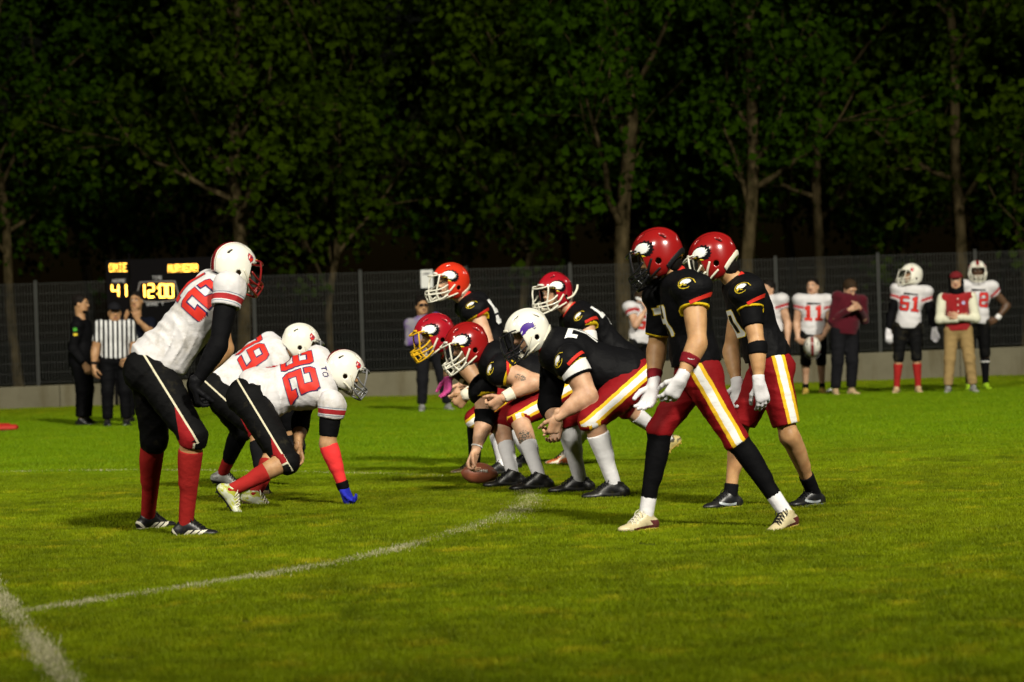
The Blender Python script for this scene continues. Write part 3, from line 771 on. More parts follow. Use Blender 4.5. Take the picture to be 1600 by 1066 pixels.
# boot: toe along +x, ankle joint at the origin, ground at z = -0.085
def boot_prims(sy=1.0):
    return [Ell((-.040, 0, -.048), None, (.047, .037, .040), .03), Cap((-.030, 0, -.040), (.105, 0, -.058), .037, .028, .03), Ell((.135, .004, -.062), None, (.066, .043, .025), .03), Cap((.005, 0, -.02), (-.012, 0, .026), .043, .040, .02, cuts=[((-.010, 0, .024), unit((-.35, 0, 1)))]), Cap((.03, 0, -.01), (.06, 0, -.03), .034, .032, .03)]
v, q = sdf_mesh(boot_prims(), .0045, cuts=[((0, 0, -.077), (0, 0, -1))]); BOOT_ME = mesh_np('shoe', v, q, [])
def sole_mesh():
    pr = [Cap((-.045, 0, -.05), (-.02, 0, -.05), .041, .037, .02), Cap((-.02, 0, -.05), (.07, 0, -.05), .034, .040, .03), Ell((.128, .003, -.05), None, (.076, .048, .05), .03)]
    def post(d, X, Y, Z): return np.maximum(d, np.maximum(Z+.066+.010*np.clip(X/.15, 0, 1), -.0865+.012*np.clip((X-.13)/.08, 0, 1)**2-Z))
    v, q = sdf_mesh([Cap((p.c if isinstance(p, Ell) else p.a), (p.c if isinstance(p, Ell) else p.b), 0.01, .01) if False else p for p in pr], .0045, post=post)
    return mesh_np('sole', v, q, [])
SOLE_ME = sole_mesh()
b = MB()
for i in range(5):
    x = .030+.018*i; z = .034-.0125*i-.010
    b.tube(catmull([(x-.004, -.030, z-.010), (x, -.008, z+.008), (x+.010, .010, z+.006), (x+.014, .030, z-.014)], 3), .0036, 5); b.tube(catmull([(x-.004, .030, z-.010), (x, .008, z+.008), (x+.010, -.010, z+.006), (x+.014, -.030, z-.014)], 3), .0036, 5)
for s in (-1, 1): b.tube(catmull([(.030, 0, .030), (.030, s*.022, .040), (.044, s*.040, .026), (.052, s*.040, .004)], 4), .0028, 5)
LACE_ME = b.mesh('laces', [], True)
b = MB()
for x, y in ((-.055, -.02), (-.055, .02), (-.02, -.024), (-.02, .024), (.07, -.026), (.07, .03), (.115, -.03), (.115, .034), (.155, -.02), (.155, .024), (.18, 0)):
    b.tube([(x, y, -.084+(.008 if x > .15 else 0)), (x, y, -.094+(.006 if x > .15 else 0))], [.0075, .005], 6)
STUD_ME = b.mesh('studs', [], True)
def boot_mat(name, main, acc, kind):
    m = NT(name); o = m.obj(); x, y, z = m.xyz(o)
    if kind == 'three':
        u = m.math('SUBTRACT', x, m.math('MULTIPLY', z, 1.3)); f = None
        for a in (.075, .118, .160):
            t = m.band(u, a, a+.030); f = t if f is None else m.math('MAXIMUM', f, t)
        f = m.math('MULTIPLY', f, m.band(z, -.075, -.038))
        hl = m.band(m.math('ADD', x, m.math('MULTIPLY', z, .85)), -.118, -.098); f = m.math('MAXIMUM', f, m.math('MULTIPLY', hl, m.math('LESS_THAN', x, .0)))
    elif kind == 'heel':
        f = m.math('LESS_THAN', m.math('ADD', x, m.math('MULTIPLY', z, -.9)), .022)
        sw = m.band(m.math('ADD', z, m.math('MULTIPLY', x, .10)), -.066, -.048); f = m.math('MAXIMUM', m.math('MULTIPLY', f, m.math('LESS_THAN', z, -.02)), m.math('MULTIPLY', sw, m.math('LESS_THAN', x, .12)))
    elif kind == 'patchy':
        f = m.ramp(m.noise(m.scale(o, (9, 9, 16)), 1.6, 3), .46, .54)
    else:
        sw = m.band(m.math('SUBTRACT', z, m.math('MULTIPLY', m.math('POWER', m.math('ABSOLUTE', m.math('SUBTRACT', x, .02)), 1.6), .9)), -.062, -.047)
        f = m.math('MULTIPLY', sw, m.band(x, -.02, .10))
    c = m.mix(f, main, acc); n = m.noise(o, 26, 5, .7)
    m.base(m.mix(m.math('MULTIPLY', m.ramp(n, .5, .75), .5), c, (.07, .06, .025))); m.set(Roughness=.42); m.bump(m.noise(o, 60, 3), .2, .004)
    return m
BM = dict(three=boot_mat('black_boot_white_bars', (.006, .006, .008), (.60, .57, .45), 'three'), cream=boot_mat('cream_boot_maroon_heel', (.50, .43, .25), (.085, .016, .018), 'heel'),
          black=boot_mat('black_boot', (.004, .004, .0045), (.03, .03, .03), 'tick'), blackw=boot_mat('black_boot_pale_tick', (.006, .0065, .008), (.36, .40, .42), 'tick'), lime=boot_mat('white_and_lime_boot', (.44, .46, .34), (.32, .34, .03), 'patchy'),
          tan=boot_mat('tan_boot', (.30, .22, .10), (.10, .07, .03), 'patchy'), gold=boot_mat('black_and_gold_boot', (.05, .045, .03), (.52, .42, .16), 'patchy'), pale=boot_mat('pale_tan_boot', (.50, .36, .20), (.35, .25, .13), 'patchy'), yellow=boot_mat('yellow_boot', (.55, .38, .08), (.42, .28, .05), 'patchy'),
          neon=boot_mat('neon_boot', (.36, .60, .02), (.30, .5, .02), 'patchy'), grey=boot_mat('grey_boot', (.25, .25, .23), (.14, .14, .13), 'patchy'), fire=boot_mat('white_and_orange_boot', (.55, .48, .35), (.50, .12, .03), 'patchy'))
SOLEM = dict(white=plain('pale_sole', (.48, .44, .30), .5), black=plain('black_sole', (.005, .005, .005), .5), brown=plain('muddy_sole', (.10, .075, .03), .7), blue=plain('grey_blue_sole', (.16, .19, .20), .5), gold=plain('gold_sole', (.45, .33, .06), .5))
LACEM = dict(white=cream_strap, black=black_pad)
def build_boot(parent, ankle, yaw, pitch=0, roll=0, mat='black', sole='black', lace='black', base=(0, 0, 0), size=1.05, simple=False):
    R = (Matrix.Rotation(D2R(yaw), 4, 'Z') @ Matrix.Rotation(D2R(-pitch), 4, 'Y') @ Matrix.Rotation(D2R(roll), 4, 'X'))
    lift = (size-1)*.087 if abs(pitch) < 15 else 0      # a longer boot still rests on its sole
    mtx = Matrix.Translation(Vector(np.asarray(ankle)-np.asarray(base)+np.array([0, 0, lift]))) @ R @ Matrix.Scale(size, 4)
    s = place('shoe', BOOT_ME, BM[mat], mtx, parent); I = Matrix.Identity(4)
    place('sole', SOLE_ME, SOLEM[sole], I, s)
    if not simple:
        place('laces', LACE_ME, LACEM[lace], I, s); tag(place('studs', STUD_ME, SOLEM[sole], I, s), kind='stuff')
    return s

# ------------------------------------------------------------------ skin, hair
def skin(name, c, tattoo=False):
    m = NT(name); o = m.obj(); n = m.noise(o, 14, 5)
    col = m.mix(m.ramp(n, .35, .65), (c[0]*.78, c[1]*.72, c[2]*.68), (c[0]*1.1, c[1]*1.12, c[2]*1.14))
    m.base(col); m.set(Roughness=.5, Specular_IOR_Level=.35, Subsurface_Weight=.08); m.b.inputs['Subsurface Radius'].default_value = (.02, .008, .004)
    m.bump(m.noise(o, 120, 4), .18, .003); return m
SK = dict(tan=skin('skin_tan', (.36, .20, .095)), fair=skin('skin_fair', (.46, .27, .165)), warm=skin('skin_warm', (.42, .235, .105)), dark=skin('skin_dark', (.075, .038, .018)), olive=skin('skin_olive', (.33, .19, .10)))
INK_SK = plain('tattoo_ink', (.085, .080, .062), .55, var=.5, scale=60)
EYE = plain('eye_white', (.5, .48, .44), .3); IRIS = plain('eye_dark', (.02, .012, .008), .2); LIP = plain('lips', (.26, .09, .06), .5); HAIR = plain('dark_hair', (.006, .0045, .0035), .7, spec=.1, bumpy=.6, scale=40); BROWN = plain('brown_hair', (.026, .015, .007), .7, spec=.1, bumpy=.6, scale=40)

def frame_from(fwd, up=(0, 0, 1)):
    f = unit(fwd); l = unit(np.cross(up, f)); u = np.cross(f, l); return np.stack([f, l, u])      # rows: forward, left, up
def head_prims(c, R):
    T = lambda x, y, z: np.asarray(c)+R.T@np.array([x, y, z])
    E = lambda p, r, k=.03, sub=False: Ell(T(*p), R, r, k, sub=sub)
    C_ = lambda a, b, ra, rb, k=.02: Cap(T(*a), T(*b), ra, rb, k)
    return [E((-.012, 0, .032), (.100, .077, .088)), E((.028, 0, -.030), (.066, .063, .085), .04), E((.052, 0, -.092), (.036, .040, .028), .03),
            E((.02, .045, -.07), (.05, .02, .035), .03), E((.02, -.045, -.07), (.05, .02, .035), .03),
            C_((.086, 0, .012), (.108, 0, -.028), .008, .013, .014), E((.094, .013, -.034), (.010, .009, .008), .01), E((.094, -.013, -.034), (.010, .009, .008), .01),
            C_((.080, -.045, .030), (.080, .045, .030), .012, .012, .02), E((.098, .031, .006), (.016, .019, .013), .012, True), E((.098, -.031, .006), (.016, .019, .013), .012, True),
            E((.082, .031, .006), (.012, .013, .011), .004), E((.082, -.031, .006), (.012, .013, .011), .004),
            C_((.084, -.022, -.064), (.084, .022, -.064), .009, .009, .012), E((-.006, .078, -.012), (.020, .011, .032), .008), E((-.006, -.078, -.012), (.020, .011, .032), .008)]
def head_faces(v, f, c, R):
    ctr = v[f].mean(1); l = (ctr-np.asarray(c))@R.T; x, y, z = l.T; m = np.zeros(len(f), int)
    ye = np.abs(y)
    e = (x > .078) & (np.hypot(ye-.031, (z-.006)*1.5) < .0115); m[e] = 1; m[e & (np.hypot(ye-.031, z-.006) < .0062)] = 2
    m[(x > .074) & (ye < .026) & (np.abs(z+.064) < .0075)] = 3; m[(x > .070) & (ye < .020) & (np.abs(z+.064) < .0016)] = 2
    m[(x > .070) & (ye > .014) & (ye < .048) & (np.abs(z-.030-.004*np.cos(ye*60)) < .0055)] = 4
    return m
HAND_POSE = dict(rest=((22, 28, 18), .35), fist=((72, 88, 50), .8), grip=((38, 42, 26), .55), flat=((8, 10, 6), .2), cup=((48, 55, 30), .5))
def hand_prims(W, d, th, pose='rest', left=False, fat=0.0, sc=1.0):
    """W wrist, d finger direction, th thumb side; the palm closes towards -b"""
    a = unit(d); t = unit(np.asarray(th)-a*np.dot(th, a)); b = np.cross(a, t)*(-1 if left else 1)
    W = np.asarray(W, float); (c0, c1, c2), tc = HAND_POSE[pose]; S = sc; Pt = lambda x, y, z: W+S*(a*x+t*y+b*z)
    out = [Cap(Pt(-.03, 0, 0), Pt(.02, 0, 0), (.027+fat)*S, (.026+fat)*S, .02, sq=(b, .78)), Cap(Pt(.02, .012, 0), Pt(.080, .018, .002), (.026+fat)*S, (.025+fat)*S, .02, sq=(b, .62)), Cap(Pt(.02, -.014, 0), Pt(.078, -.020, 0), (.025+fat)*S, (.023+fat)*S, .02, sq=(b, .62))]
    for i, (y, L, sp) in enumerate(((.031, .074, 7), (.0105, .083, 1.5), (-.0105, .077, -4), (-.031, .060, -10))):
        x0 = .088-(.004 if i in (0, 2) else (.012 if i == 3 else 0)); p = np.array([x0, y, .001]); ang = 0; s_ = math.sin(D2R(sp)); r = .0098+fat-.0008*(i == 3)
        for seg, (fr, c) in enumerate(((.42, c0*(1+.07*i)), (.32, c1), (.26, c2))):
            ang += D2R(c); q = p+L*fr*np.array([math.cos(ang), s_*math.cos(ang), -math.sin(ang)])
            out.append(Cap(Pt(*p), Pt(*q), (r-.0008*seg)*S, (r-.0008*(seg+1))*S, .0035)); p = q
    p = np.array([.020, .026, -.006]); dr = unit((.76, .52, -.42-.5*tc)); dr2 = unit((.92, .16, -.35-.7*tc)); dr3 = unit((.9, -.04, -.35-.9*tc))
    for ln, dd, r in ((.042, dr, .0135), (.034, dr2, .0112), (.028, dr3, .0098)):
        q = p+dd*ln; out.append(Cap(Pt(*p), Pt(*q), (r+fat)*S, (r-.0012+fat)*S, .006)); p = q
    return out
# ================================================================== people
def rot_about(v, k, a):
    v = np.asarray(v); return v*math.cos(a)+np.cross(k, v)*math.sin(a)+k*np.dot(k, v)*(1-math.cos(a))
JM = {}
def jersey_white(name, dirt=.5, edge=(.16, .20, .26)):
    m = NT(name); o = m.obj(); n1 = m.noise(o, 8, 6, .68)
    c = m.mix(m.math('MULTIPLY', m.ramp(n1, .48, .72), dirt), (.53, .515, .52), (.25, .205, .11))
    h = m.attr('hem')
    c = m.mix(m.band(h, .018, .076), c, edge); c = m.mix(m.band(h, .023, .071), c, (.58, .57, .57)); c = m.mix(m.band(h, .030, .064), c, (.33, .018, .022))
    m.base(c); m.set(Roughness=.75, Specular_IOR_Level=.2)
    m.bump(m.math('ADD', m.math('MULTIPLY', m.noise(o, 380, 2), .10), m.math('MULTIPLY', m.noise(m.scale(o, (11, 11, 22)), 1.0, 4), 1.2)), .4, .013); return m
def jersey_black(name):
    m = NT(name); o = m.obj(); h = m.attr('hem')
    c = m.mix(m.noise(o, 8, 4), (.0028, .0028, .0034), (.0048, .0048, .0056)); c = m.mix(m.math('LESS_THAN', h, .013), c, (.62, .43, .012))
    m.base(c); m.set(Roughness=.6, Specular_IOR_Level=.07)
    m.bump(m.math('ADD', m.math('MULTIPLY', m.noise(o, 380, 2), .12), m.math('MULTIPLY', m.noise(m.scale(o, (11, 11, 20)), 1.0, 4), 1.3)), .5, .014); return m
def pants_red(name, gap=None):
    m = NT(name); o = m.obj(); u = m.math('ADD', m.math('ABSOLUTE', m.attr('su')), m.math('MULTIPLY', m.math('LESS_THAN', m.attr('so'), .0), .5)); u = m.math('ADD', u, m.math('MULTIPLY', m.math('SUBTRACT', m.noise(o, 16, 3), .5), .012))
    c = m.mix(m.noise(o, 9, 4), (.150, .005, .007), (.205, .007, .009)); c = m.mix(m.math('LESS_THAN', u, .043), c, (.66, .40, .018)); c = m.mix(m.math('LESS_THAN', u, .021), c, (.66, .65, .62))
    m.base(c); m.set(Roughness=.62, Specular_IOR_Level=.08)
    m.bump(m.math('ADD', m.math('MULTIPLY', m.noise(o, 320, 2), .12), m.math('MULTIPLY', m.noise(m.scale(o, (10, 10, 26)), 1.0, 4), 1.2)), .45, .013); return m
def pants_black(name):
    m = NT(name); o = m.obj(); u = m.attr('su'); v = m.attr('sv')
    c = m.mix(m.noise(o, 9, 4), (.0028, .0028, .003), (.0050, .0050, .0052)); c = m.mix(m.math('MULTIPLY', m.ramp(m.noise(o, 6, 5, .7), .55, .75), .35), c, (.07, .06, .03))
    wd = m.math('MULTIPLY', m.math('ADD', v, .20), .42)
    outer = m.math('GREATER_THAN', m.attr('so'), .0)
    red = m.math('MULTIPLY', m.math('MULTIPLY', outer, m.band(u, -.09, 0.0)), m.math('MULTIPLY', m.math('LESS_THAN', m.math('MULTIPLY', u, -1), wd), m.band(v, -.20, .06)))
    c = m.mix(red, c, (.22, .010, .012)); c = m.mix(m.math('MULTIPLY', outer, m.math('LESS_THAN', m.math('ABSOLUTE', u), .0062)), c, (.50, .46, .33))
    m.base(c); m.set(Roughness=.68, Specular_IOR_Level=.06)
    m.bump(m.math('ADD', m.math('MULTIPLY', m.noise(o, 320, 2), .1), m.math('MULTIPLY', m.noise(m.scale(o, (10, 10, 24)), 1.0, 4), 1.2)), .45, .013); return m
JM.update(white=jersey_white('white_jersey'), white_clean=jersey_white('clean_white_jersey', .2, (.26, .02, .02)), black=jersey_black('black_jersey'), pred=pants_red('red_striped_pants'), pblack=pants_black('black_piped_pants'))
CL = dict(black=cloth('black_cloth', (.0032, .0032, .0038), .2, .7), darkblue=cloth('dark_blue_cloth', (.004, .005, .010), .2), charcoal=cloth('charcoal_cloth', (.008, .008, .0095), .2), maroon=cloth('maroon_fleece', (.060, .006, .011), .15, .9, sheen=.1),
          khaki=cloth('khaki_cotton', (.25, .17, .07), .12), redsock=cloth('red_sock', (.27, .016, .014), .12), redtights=cloth('bright_red_sleeve', (.66, .035, .035), .08), whitesock=cloth('white_sock', (.64, .63, .64), .05), greysock=cloth('shaded_white_sock', (.58, .57, .58), .06),  # last sock: the white sock with cast shade put into its colour
          blacksock=cloth('black_sock', (.005, .005, .006), .2), whiteglove=cloth('white_glove', (.60, .585, .60), .06, .6, dirt=.25, dirtcol=(.22, .19, .25)), blueglove=cloth('blue_glove', (.016, .022, .30), .2, .5), blackglove=cloth('black_glove', (.006, .006, .007), .2, .5), pinkglove=cloth('pink_glove', (.80, .12, .40), .12),
          tape=cloth('white_tape', (.56, .53, .42), .1, .9), redband=cloth('maroon_band', (.15, .009, .014), .1, .8), redvest=cloth('red_wool', (.23, .012, .014), .12, .9, sheen=.2), cream=cloth('cream_sleeve', (.56, .55, .42), .06), purple=cloth('purple_jacket', (.11, .055, .22), .15, .7, col2=(.20, .19, .21)),
          whitecloth=cloth('white_cloth', (.60, .59, .57), .05), greyred=cloth('dark_red_cap', (.12, .012, .014), .1))
def ref_mat():
    m = NT('striped_officials_shirt'); o = m.obj(); u = m.attr('lat')
    t = m.math('GREATER_THAN', m.math('FRACT', m.math('ADD', m.math('MULTIPLY', u, 17.0), .25)), .5)
    m.base(m.mix(t, (.56, .56, .55), (.010, .010, .012))); m.set(Roughness=.8); m.bump(m.noise(m.scale(o, (11, 11, 18)), 1, 4), .4, .012); return m
REFM = ref_mat()

class Ctx: pass
def solid(c, name, prims, h, mat, parent, **kw):
    at = kw.pop('attrs', None)
    v, f = sdf_mesh(prims, h, **kw)
    if len(f) == 0: return None
    a = at(v) if at else None
    return link(name, mesh_np(name, v-c.base, f, [mat], attrs=a), parent)
def ring(c, name, a, b, t0, t1, r0, r1, mat, parent, h=.005, k=.01):
    """a band round a limb between distances t0..t1 from a"""
    d = unit(b-a); p, q = a+d*t0, a+d*t1
    return solid(c, name, [Cap(p-d*.03, q+d*.03, r0, r1, k)], h, mat, parent, cuts=[(p, -d), (q, d)])
def shin_prims(kn, an, fwd, b=1.0, ex=0.0):
    d = unit(an-kn); bk = -(fwd-d*np.dot(fwd, d)); bk = unit(bk); L = np.linalg.norm(an-kn)
    return [Cap(kn, an, .052*b+ex, .036*b**.5+ex, .03), Cap(kn+d*L*.10+bk*.016, kn+d*L*.52+bk*.018, .046*b+ex, .030*b+ex, .04, bulge=.20)]

def person(label, Y, head, look, chest, pelvis, cyaw, pyaw, arms, legs, group=None, croll=0, bulk=1.0, belly=0.0, sk='tan', top='football', jersey=None, slv=.15, hem=.02, pants=None, kl=.05, long=False, pads=1.0, fine=True, wr_amp=.0045, hair=None, seed=1, headup=(0, 0, 1), stripe_off=(0, 0), cat='person', base=None, sw=.185, width=1.0, pleg=1.0, armw=1.12, fold=.006, plift=.032):
    c = Ctx(); S = fine; ab = armw*bulk
    pt = lambda q: P(q[0], q[1], Y+(q[2] if len(q) > 2 else 0))
    H, C, B = pt(head), pt(chest), pt(pelvis)
    t = unit(C-B); f = np.array([math.cos(D2R(cyaw)), math.sin(D2R(cyaw)), 0]); l = unit(np.cross((0, 0, 1), f)); l = unit(l-t*np.dot(l, t)); f = np.cross(l, t)
    if croll: l = rot_about(l, t, D2R(croll)); f = rot_about(f, t, D2R(croll))
    fp = np.array([math.cos(D2R(pyaw)), math.sin(D2R(pyaw)), 0]); lp = unit(np.cross((0, 0, 1), fp)); fpt = unit(fp)
    tp = unit(t*.6+np.array([0, 0, .4]))
    Rc = np.stack([f, l, t]); Rp = np.stack([unit(np.cross(lp, tp)), lp, unit(np.cross(unit(np.cross(lp, tp)), lp))])
    Rh = frame_from(look, headup)
    nearc = 1 if l[1] < 0 else -1; nearp = 1 if lp[1] < 0 else -1
    if abs(lp[1]) < .35: nearc = nearp = 1               # seen from the front or the back: n is the left side
    c.H, c.C, c.B, c.t, c.f, c.l, c.near, c.Rh = H, C, B, t, f, l, nearc, Rh
    A, Lg = {}, {}
    for k, sgn in (('n', nearc), ('f', -nearc)):
        a = arms[k]; sh = pt(a['sh']) if 'sh' in a else C+t*.115+l*sgn*sw
        e_, w_ = pt(a['el']), pt(a['wr']); tip = pt(a['tip']) if 'tip' in a else w_+unit(w_-e_)*.15
        A[k] = dict(sh=sh, el=e_, wr=w_, tip=tip, s=sgn, **{q: a[q] for q in a if q not in ('sh', 'el', 'wr', 'tip')})
    for k, sgn in (('n', nearp), ('f', -nearp)):
        a = legs[k]; hp = pt(a['hip']) if 'hip' in a else B+lp*sgn*.095-np.array([0, 0, .02])
        kn = pt(a['kn'])
        if 'an' in a: an = pt(a['an'])
        else: an = G(*a['sole'])+np.array([0, 0, .088])
        Lg[k] = dict(hip=hp, kn=kn, an=an, s=sgn, **{q: a[q] for q in a if q not in ('hip', 'kn', 'an', 'sole')})
    c.A, c.L = A, Lg
    mid = (Lg['n']['an']+Lg['f']['an'])/2; c.base = np.array([mid[0], mid[1], 0.0]); b = bulk
    root = empty('person', c.base); tag(root, label, cat, group); c.root = root
    # ---- body: one continuous figure
    pr = [Cap(B+t*.02, C, .098*b, .100*b, .05, sq=(l, 1.2)), Ell(C+t*.06, Rc, (.080*b, .140*b, .11), .05), Cap(C+t*.12, H+Rh.T@np.array([-.015, 0, -.075]), .062*b**.5, .056*b**.5, .04), Ell(B, Rp, (.105*b, .15*b, .11), .05)]
    for k in 'nf':
        a = A[k]; d = unit(a['el']-a['sh']); d2 = unit(a['wr']-a['el']); L2 = np.linalg.norm(a['wr']-a['el'])
        pr += [Ell(a['sh'], Rc, (.062*b, .062*b, .062*b), .04), Cap(a['sh'], a['el'], .054*ab, .043*ab, .03, bulge=.10), Cap(a['el'], a['wr'], .042*ab, .0285*ab**.5, .025), Cap(a['el']+d2*.03, a['el']+d2*L2*.5, .043*ab, .033*ab, .03, bulge=.12)]
        g = Lg[k]; pr += [Cap(g['hip'], g['kn'], .090*b, .056*b, .04, bulge=.05), Ell(g['kn'], None, (.056*b,)*3, .03)]+shin_prims(g['kn'], g['an'], fpt, b)
        pr += [Cap(g['an'], g['an']-np.array([0, 0, .03]), .033, .03, .02)]
    hb = .0095 if S else .014
    V, F = sdf_mesh(pr, hb); V = V; FM = np.zeros(len(F), int)
    parts = [(V, F, FM)]
    hv, hf = sdf_mesh(head_prims(H, Rh)+[Cap(H+Rh.T@np.array([-.02, 0, -.06]), C+t*.15, .056*b**.5, .058*b**.5, .03)], .0048 if S else .006)
    parts.append((hv, hf, head_faces(hv, hf, H, Rh)))
    for k in 'nf':
        a = A[k]
        if a.get('glove') or a.get('hide'): continue
        th = np.asarray(a.get('th', (0, 0, 1)), float)
        gv, gf = sdf_mesh(hand_prims(a['wr'], a['tip']-a['wr'], th, a.get('pose', 'rest'), a['s'] > 0, 0, a.get('hs', 1.05)), .0034 if S else .0048)
        parts.append((gv, gf, np.zeros(len(gf), int)))
    off = 0; vs, fs, ms = [], [], []
    for v, q, m in parts: vs.append(v); fs.append(q+off); ms.append(m); off += len(v)
    body = link('body', mesh_np('body', np.concatenate(vs)-c.base, np.concatenate(fs), [SK[sk], EYE, IRIS, LIP, hair or HAIR], np.concatenate(ms)), root); c.body = body
    # ---- hands in gloves
    for k in 'nf':
        a = A[k]
        if a.get('glove'):
            th = np.asarray(a.get('th', (0, 0, 1)), float)
            d = unit(a['wr']-a['el'])
            o = solid(c, 'glove', hand_prims(a['wr'], a['tip']-a['wr'], th, a.get('pose', 'rest'), a['s'] > 0, .0022, a.get('hs', 1.1))+[Cap(a['wr']-d*.055, a['wr'], .036, .033, .02)], .0034 if S else .005, CL[a['glove']], root, cuts=[(a['wr']-d*.055, -d)])
            c.__dict__['glove_'+k] = o
        for (nm, t0, t1, ex, mat) in a.get('bands', ()):        # bands and sleeves: distances from the elbow (negative: on the upper arm)
            pa = []
            d, d1 = unit(a['wr']-a['el']), unit(a['el']-a['sh']); L1, L2 = np.linalg.norm(a['el']-a['sh']), np.linalg.norm(a['wr']-a['el']); cuts = []
            if t0 < 0: pa += [Cap(a['sh'], a['el'], .054*ab+ex, .043*ab+ex, .03, bulge=.10)]
            if t1 > 0: pa += [Cap(a['el'], a['wr'], .042*ab+ex, .0285*ab**.5+ex, .025), Cap(a['el']+d*.03, a['el']+d*L2*.5, .043*ab+ex, .033*ab+ex, .03, bulge=.12)]
            p0 = a['el']+(d1 if t0 < 0 else d)*t0; p1 = a['el']+(d1 if t1 < 0 else d)*t1
            cuts = [(p0, -(d1 if t0 < 0 else d)), (p1, (d1 if t1 < 0 else d))]
            solid(c, nm, pa, .006 if S else .011, CL[mat], root, cuts=cuts, wr=(.0016, 60, seed+3, None) if t1-t0 > .12 else None)
    # ---- legs: socks, sleeves, boots
    for k in 'nf':
        g = Lg[k]; d = unit(g['an']-g['kn']); L = np.linalg.norm(g['an']-g['kn'])
        for (nm, t0, t1, ex, mat) in g.get('socks', ()):        # distances from the knee along the shin; t1 None = into the shoe
            cuts = [(g['kn']+d*t0, -d)]
            if t1 is not None: cuts.append((g['kn']+d*t1, d))
            pr_ = shin_prims(g['kn'], g['an'], fpt, b, ex)
            if t0 < 0: pr_ += [Ell(g['kn'], None, (.056*b+ex,)*3, .03), Cap(g['hip']*.3+g['kn']*.7, g['kn'], .066*b+ex, .056*b+ex, .03)]
            solid(c, nm, pr_, .0065 if S else .010, CL[mat] if isinstance(mat, str) else mat, root, cuts=cuts, wr=(.0012, 70, seed+int(t0*50)+7, None))
        build_boot(root, g['an'], g.get('yaw', pyaw), g.get('pitch', 0), g.get('roll', 0), g.get('boot', 'black'), g.get('sole_m', 'black'), g.get('lace', 'black'), c.base, g.get('size', 1.0), not S)
    # ---- trousers
    hg = .0085 if S else .0125
    pp = [Ell(B+tp*.01, Rp, (.125*b, .168*b*width, .125), .05), Cap(B+tp*.02, B+t*.14, .122*b, .112*b, .04, sq=(lp, 1.22))]
    cuts = []
    for k in 'nf':
        g = Lg[k]; d = unit(g['an']-g['kn']); L = np.linalg.norm(g['an']-g['kn']); b2 = b*pleg
        pp += [Ell(B-Rp[0]*.050+lp*g['s']*.072-Rp[2]*.035, Rp, (.098*b, .092*b, .105*b), .05)]
        if long:
            up = (g['kn']+d*(L-.035), d)
            pp += [Cap(g['hip'], g['kn'], .105*b2, .080*b2, .04), Cap(g['kn'], g['an'], .079*b2, .066*b2, .03, cuts=[up])]
        else:
            if kl >= 0: pp += [Cap(g['hip'], g['kn'], .108*b2, .073*b2, .04, bulge=.05), Cap(g['kn'], g['kn']+d*.12, .073*b2, .064*b2, .03, cuts=[(g['kn']+d*kl, d)])]
            else: dt = unit(g['kn']-g['hip']); pp += [Cap(g['hip'], g['kn'], .108*b2, .080*b2, .02, bulge=.05, cuts=[(g['kn']+dt*kl, dt)])]
    def pattr(v):
        best = np.full(len(v), 9.0); su = np.zeros(len(v)); sv = np.zeros(len(v)); so_ = np.zeros(len(v))
        for k, so in zip('nf', stripe_off):
            g = Lg[k]
            for (p0, p1, base_v, sgm) in ((g['hip'], g['kn'], -np.linalg.norm(g['kn']-g['hip']), 0), (g['kn'], g['an'], 0.0, 1)):
                ax = unit(p1-p0); L = np.linalg.norm(p1-p0); h = (v-p0)@ax; hc = np.clip(h, 0, L); dist = np.linalg.norm(v-p0-hc[:, None]*ax, axis=1)
                o = g['s']*lp; o = unit(o-ax*np.dot(o, ax)); fr = unit(np.cross(lp, -ax)); fr = unit(fr-ax*np.dot(fr, ax)-o*np.dot(fr, o))
                q = v-p0-h[:, None]*ax; u = q@fr-so; out = q@o
                m = dist < best-.001*sgm; best[m] = dist[m]; su[m] = u[m]; sv[m] = (base_v+h)[m]; so_[m] = out[m]
        return dict(su=su, sv=sv, so=so_)
    c.pants = solid(c, 'trousers' if long else 'football_pants', pp, hg, pants, root, attrs=pattr, wr=(wr_amp*.6, 32, seed+11, None), post=lambda dd, X, Y, Z: dd+.0055*crease(X, Y, Z, 26, seed+31, Lg['n']['kn']-Lg['n']['hip']+.15*f))
    # ---- jersey, shirt or jacket
    jp = [Cap(C-t*.06, B+t*.04, .128*b, .133*b, .05, sq=(l, 1.22*width))]
    if top == 'football':
        jp += [Ell(C+t*.02, Rc, (.145*b, .195*b, .185), .05), Ell(C+t*.150, Rc, (.122*b*pads, .190*pads, .082), .05)]
        for k in 'nf':
            a = A[k]; d = unit(a['el']-a['sh']); sl = a.get('slv', slv)
            jp += [Ell(a['sh']+t*plift+l*a['s']*.010, Rc, (.122*pads, .110*pads, .088*pads), .045), Cap(a['sh'], a['el'], max(.088*b**.5, .054*ab+.022), max(.078*b**.5, .043*ab+.026), .04, cuts=[(a['sh']+d*sl, d)])]
    else:
        jp += [Ell(C+t*.02, Rc, (.125*b, .175*b, .18), .05), Ell(C+t*.125, Rc, (.09, .165, .055), .05)]
        for k in 'nf':
            a = A[k]; d = unit(a['el']-a['sh']); sl = a.get('slv', slv); L1 = np.linalg.norm(a['el']-a['sh'])
            jp += [Ell(a['sh'], Rc, (.075*b, .075*b, .07), .04), Cap(a['sh'], a['el'], .072*b, .058*b, .035, cuts=[] if sl > L1 else [(a['sh']+d*sl, d)])]
            if sl > L1: d2 = unit(a['wr']-a['el']); jp += [Cap(a['el'], a['wr'], .058*b, .046*b, .03, cuts=[(a['wr']-d2*.02, d2)])]
    if belly: jp.append(Ell(B*.55+C*.45+f*.055*belly, Rc, (.13*b, .17*b, .15), .06))
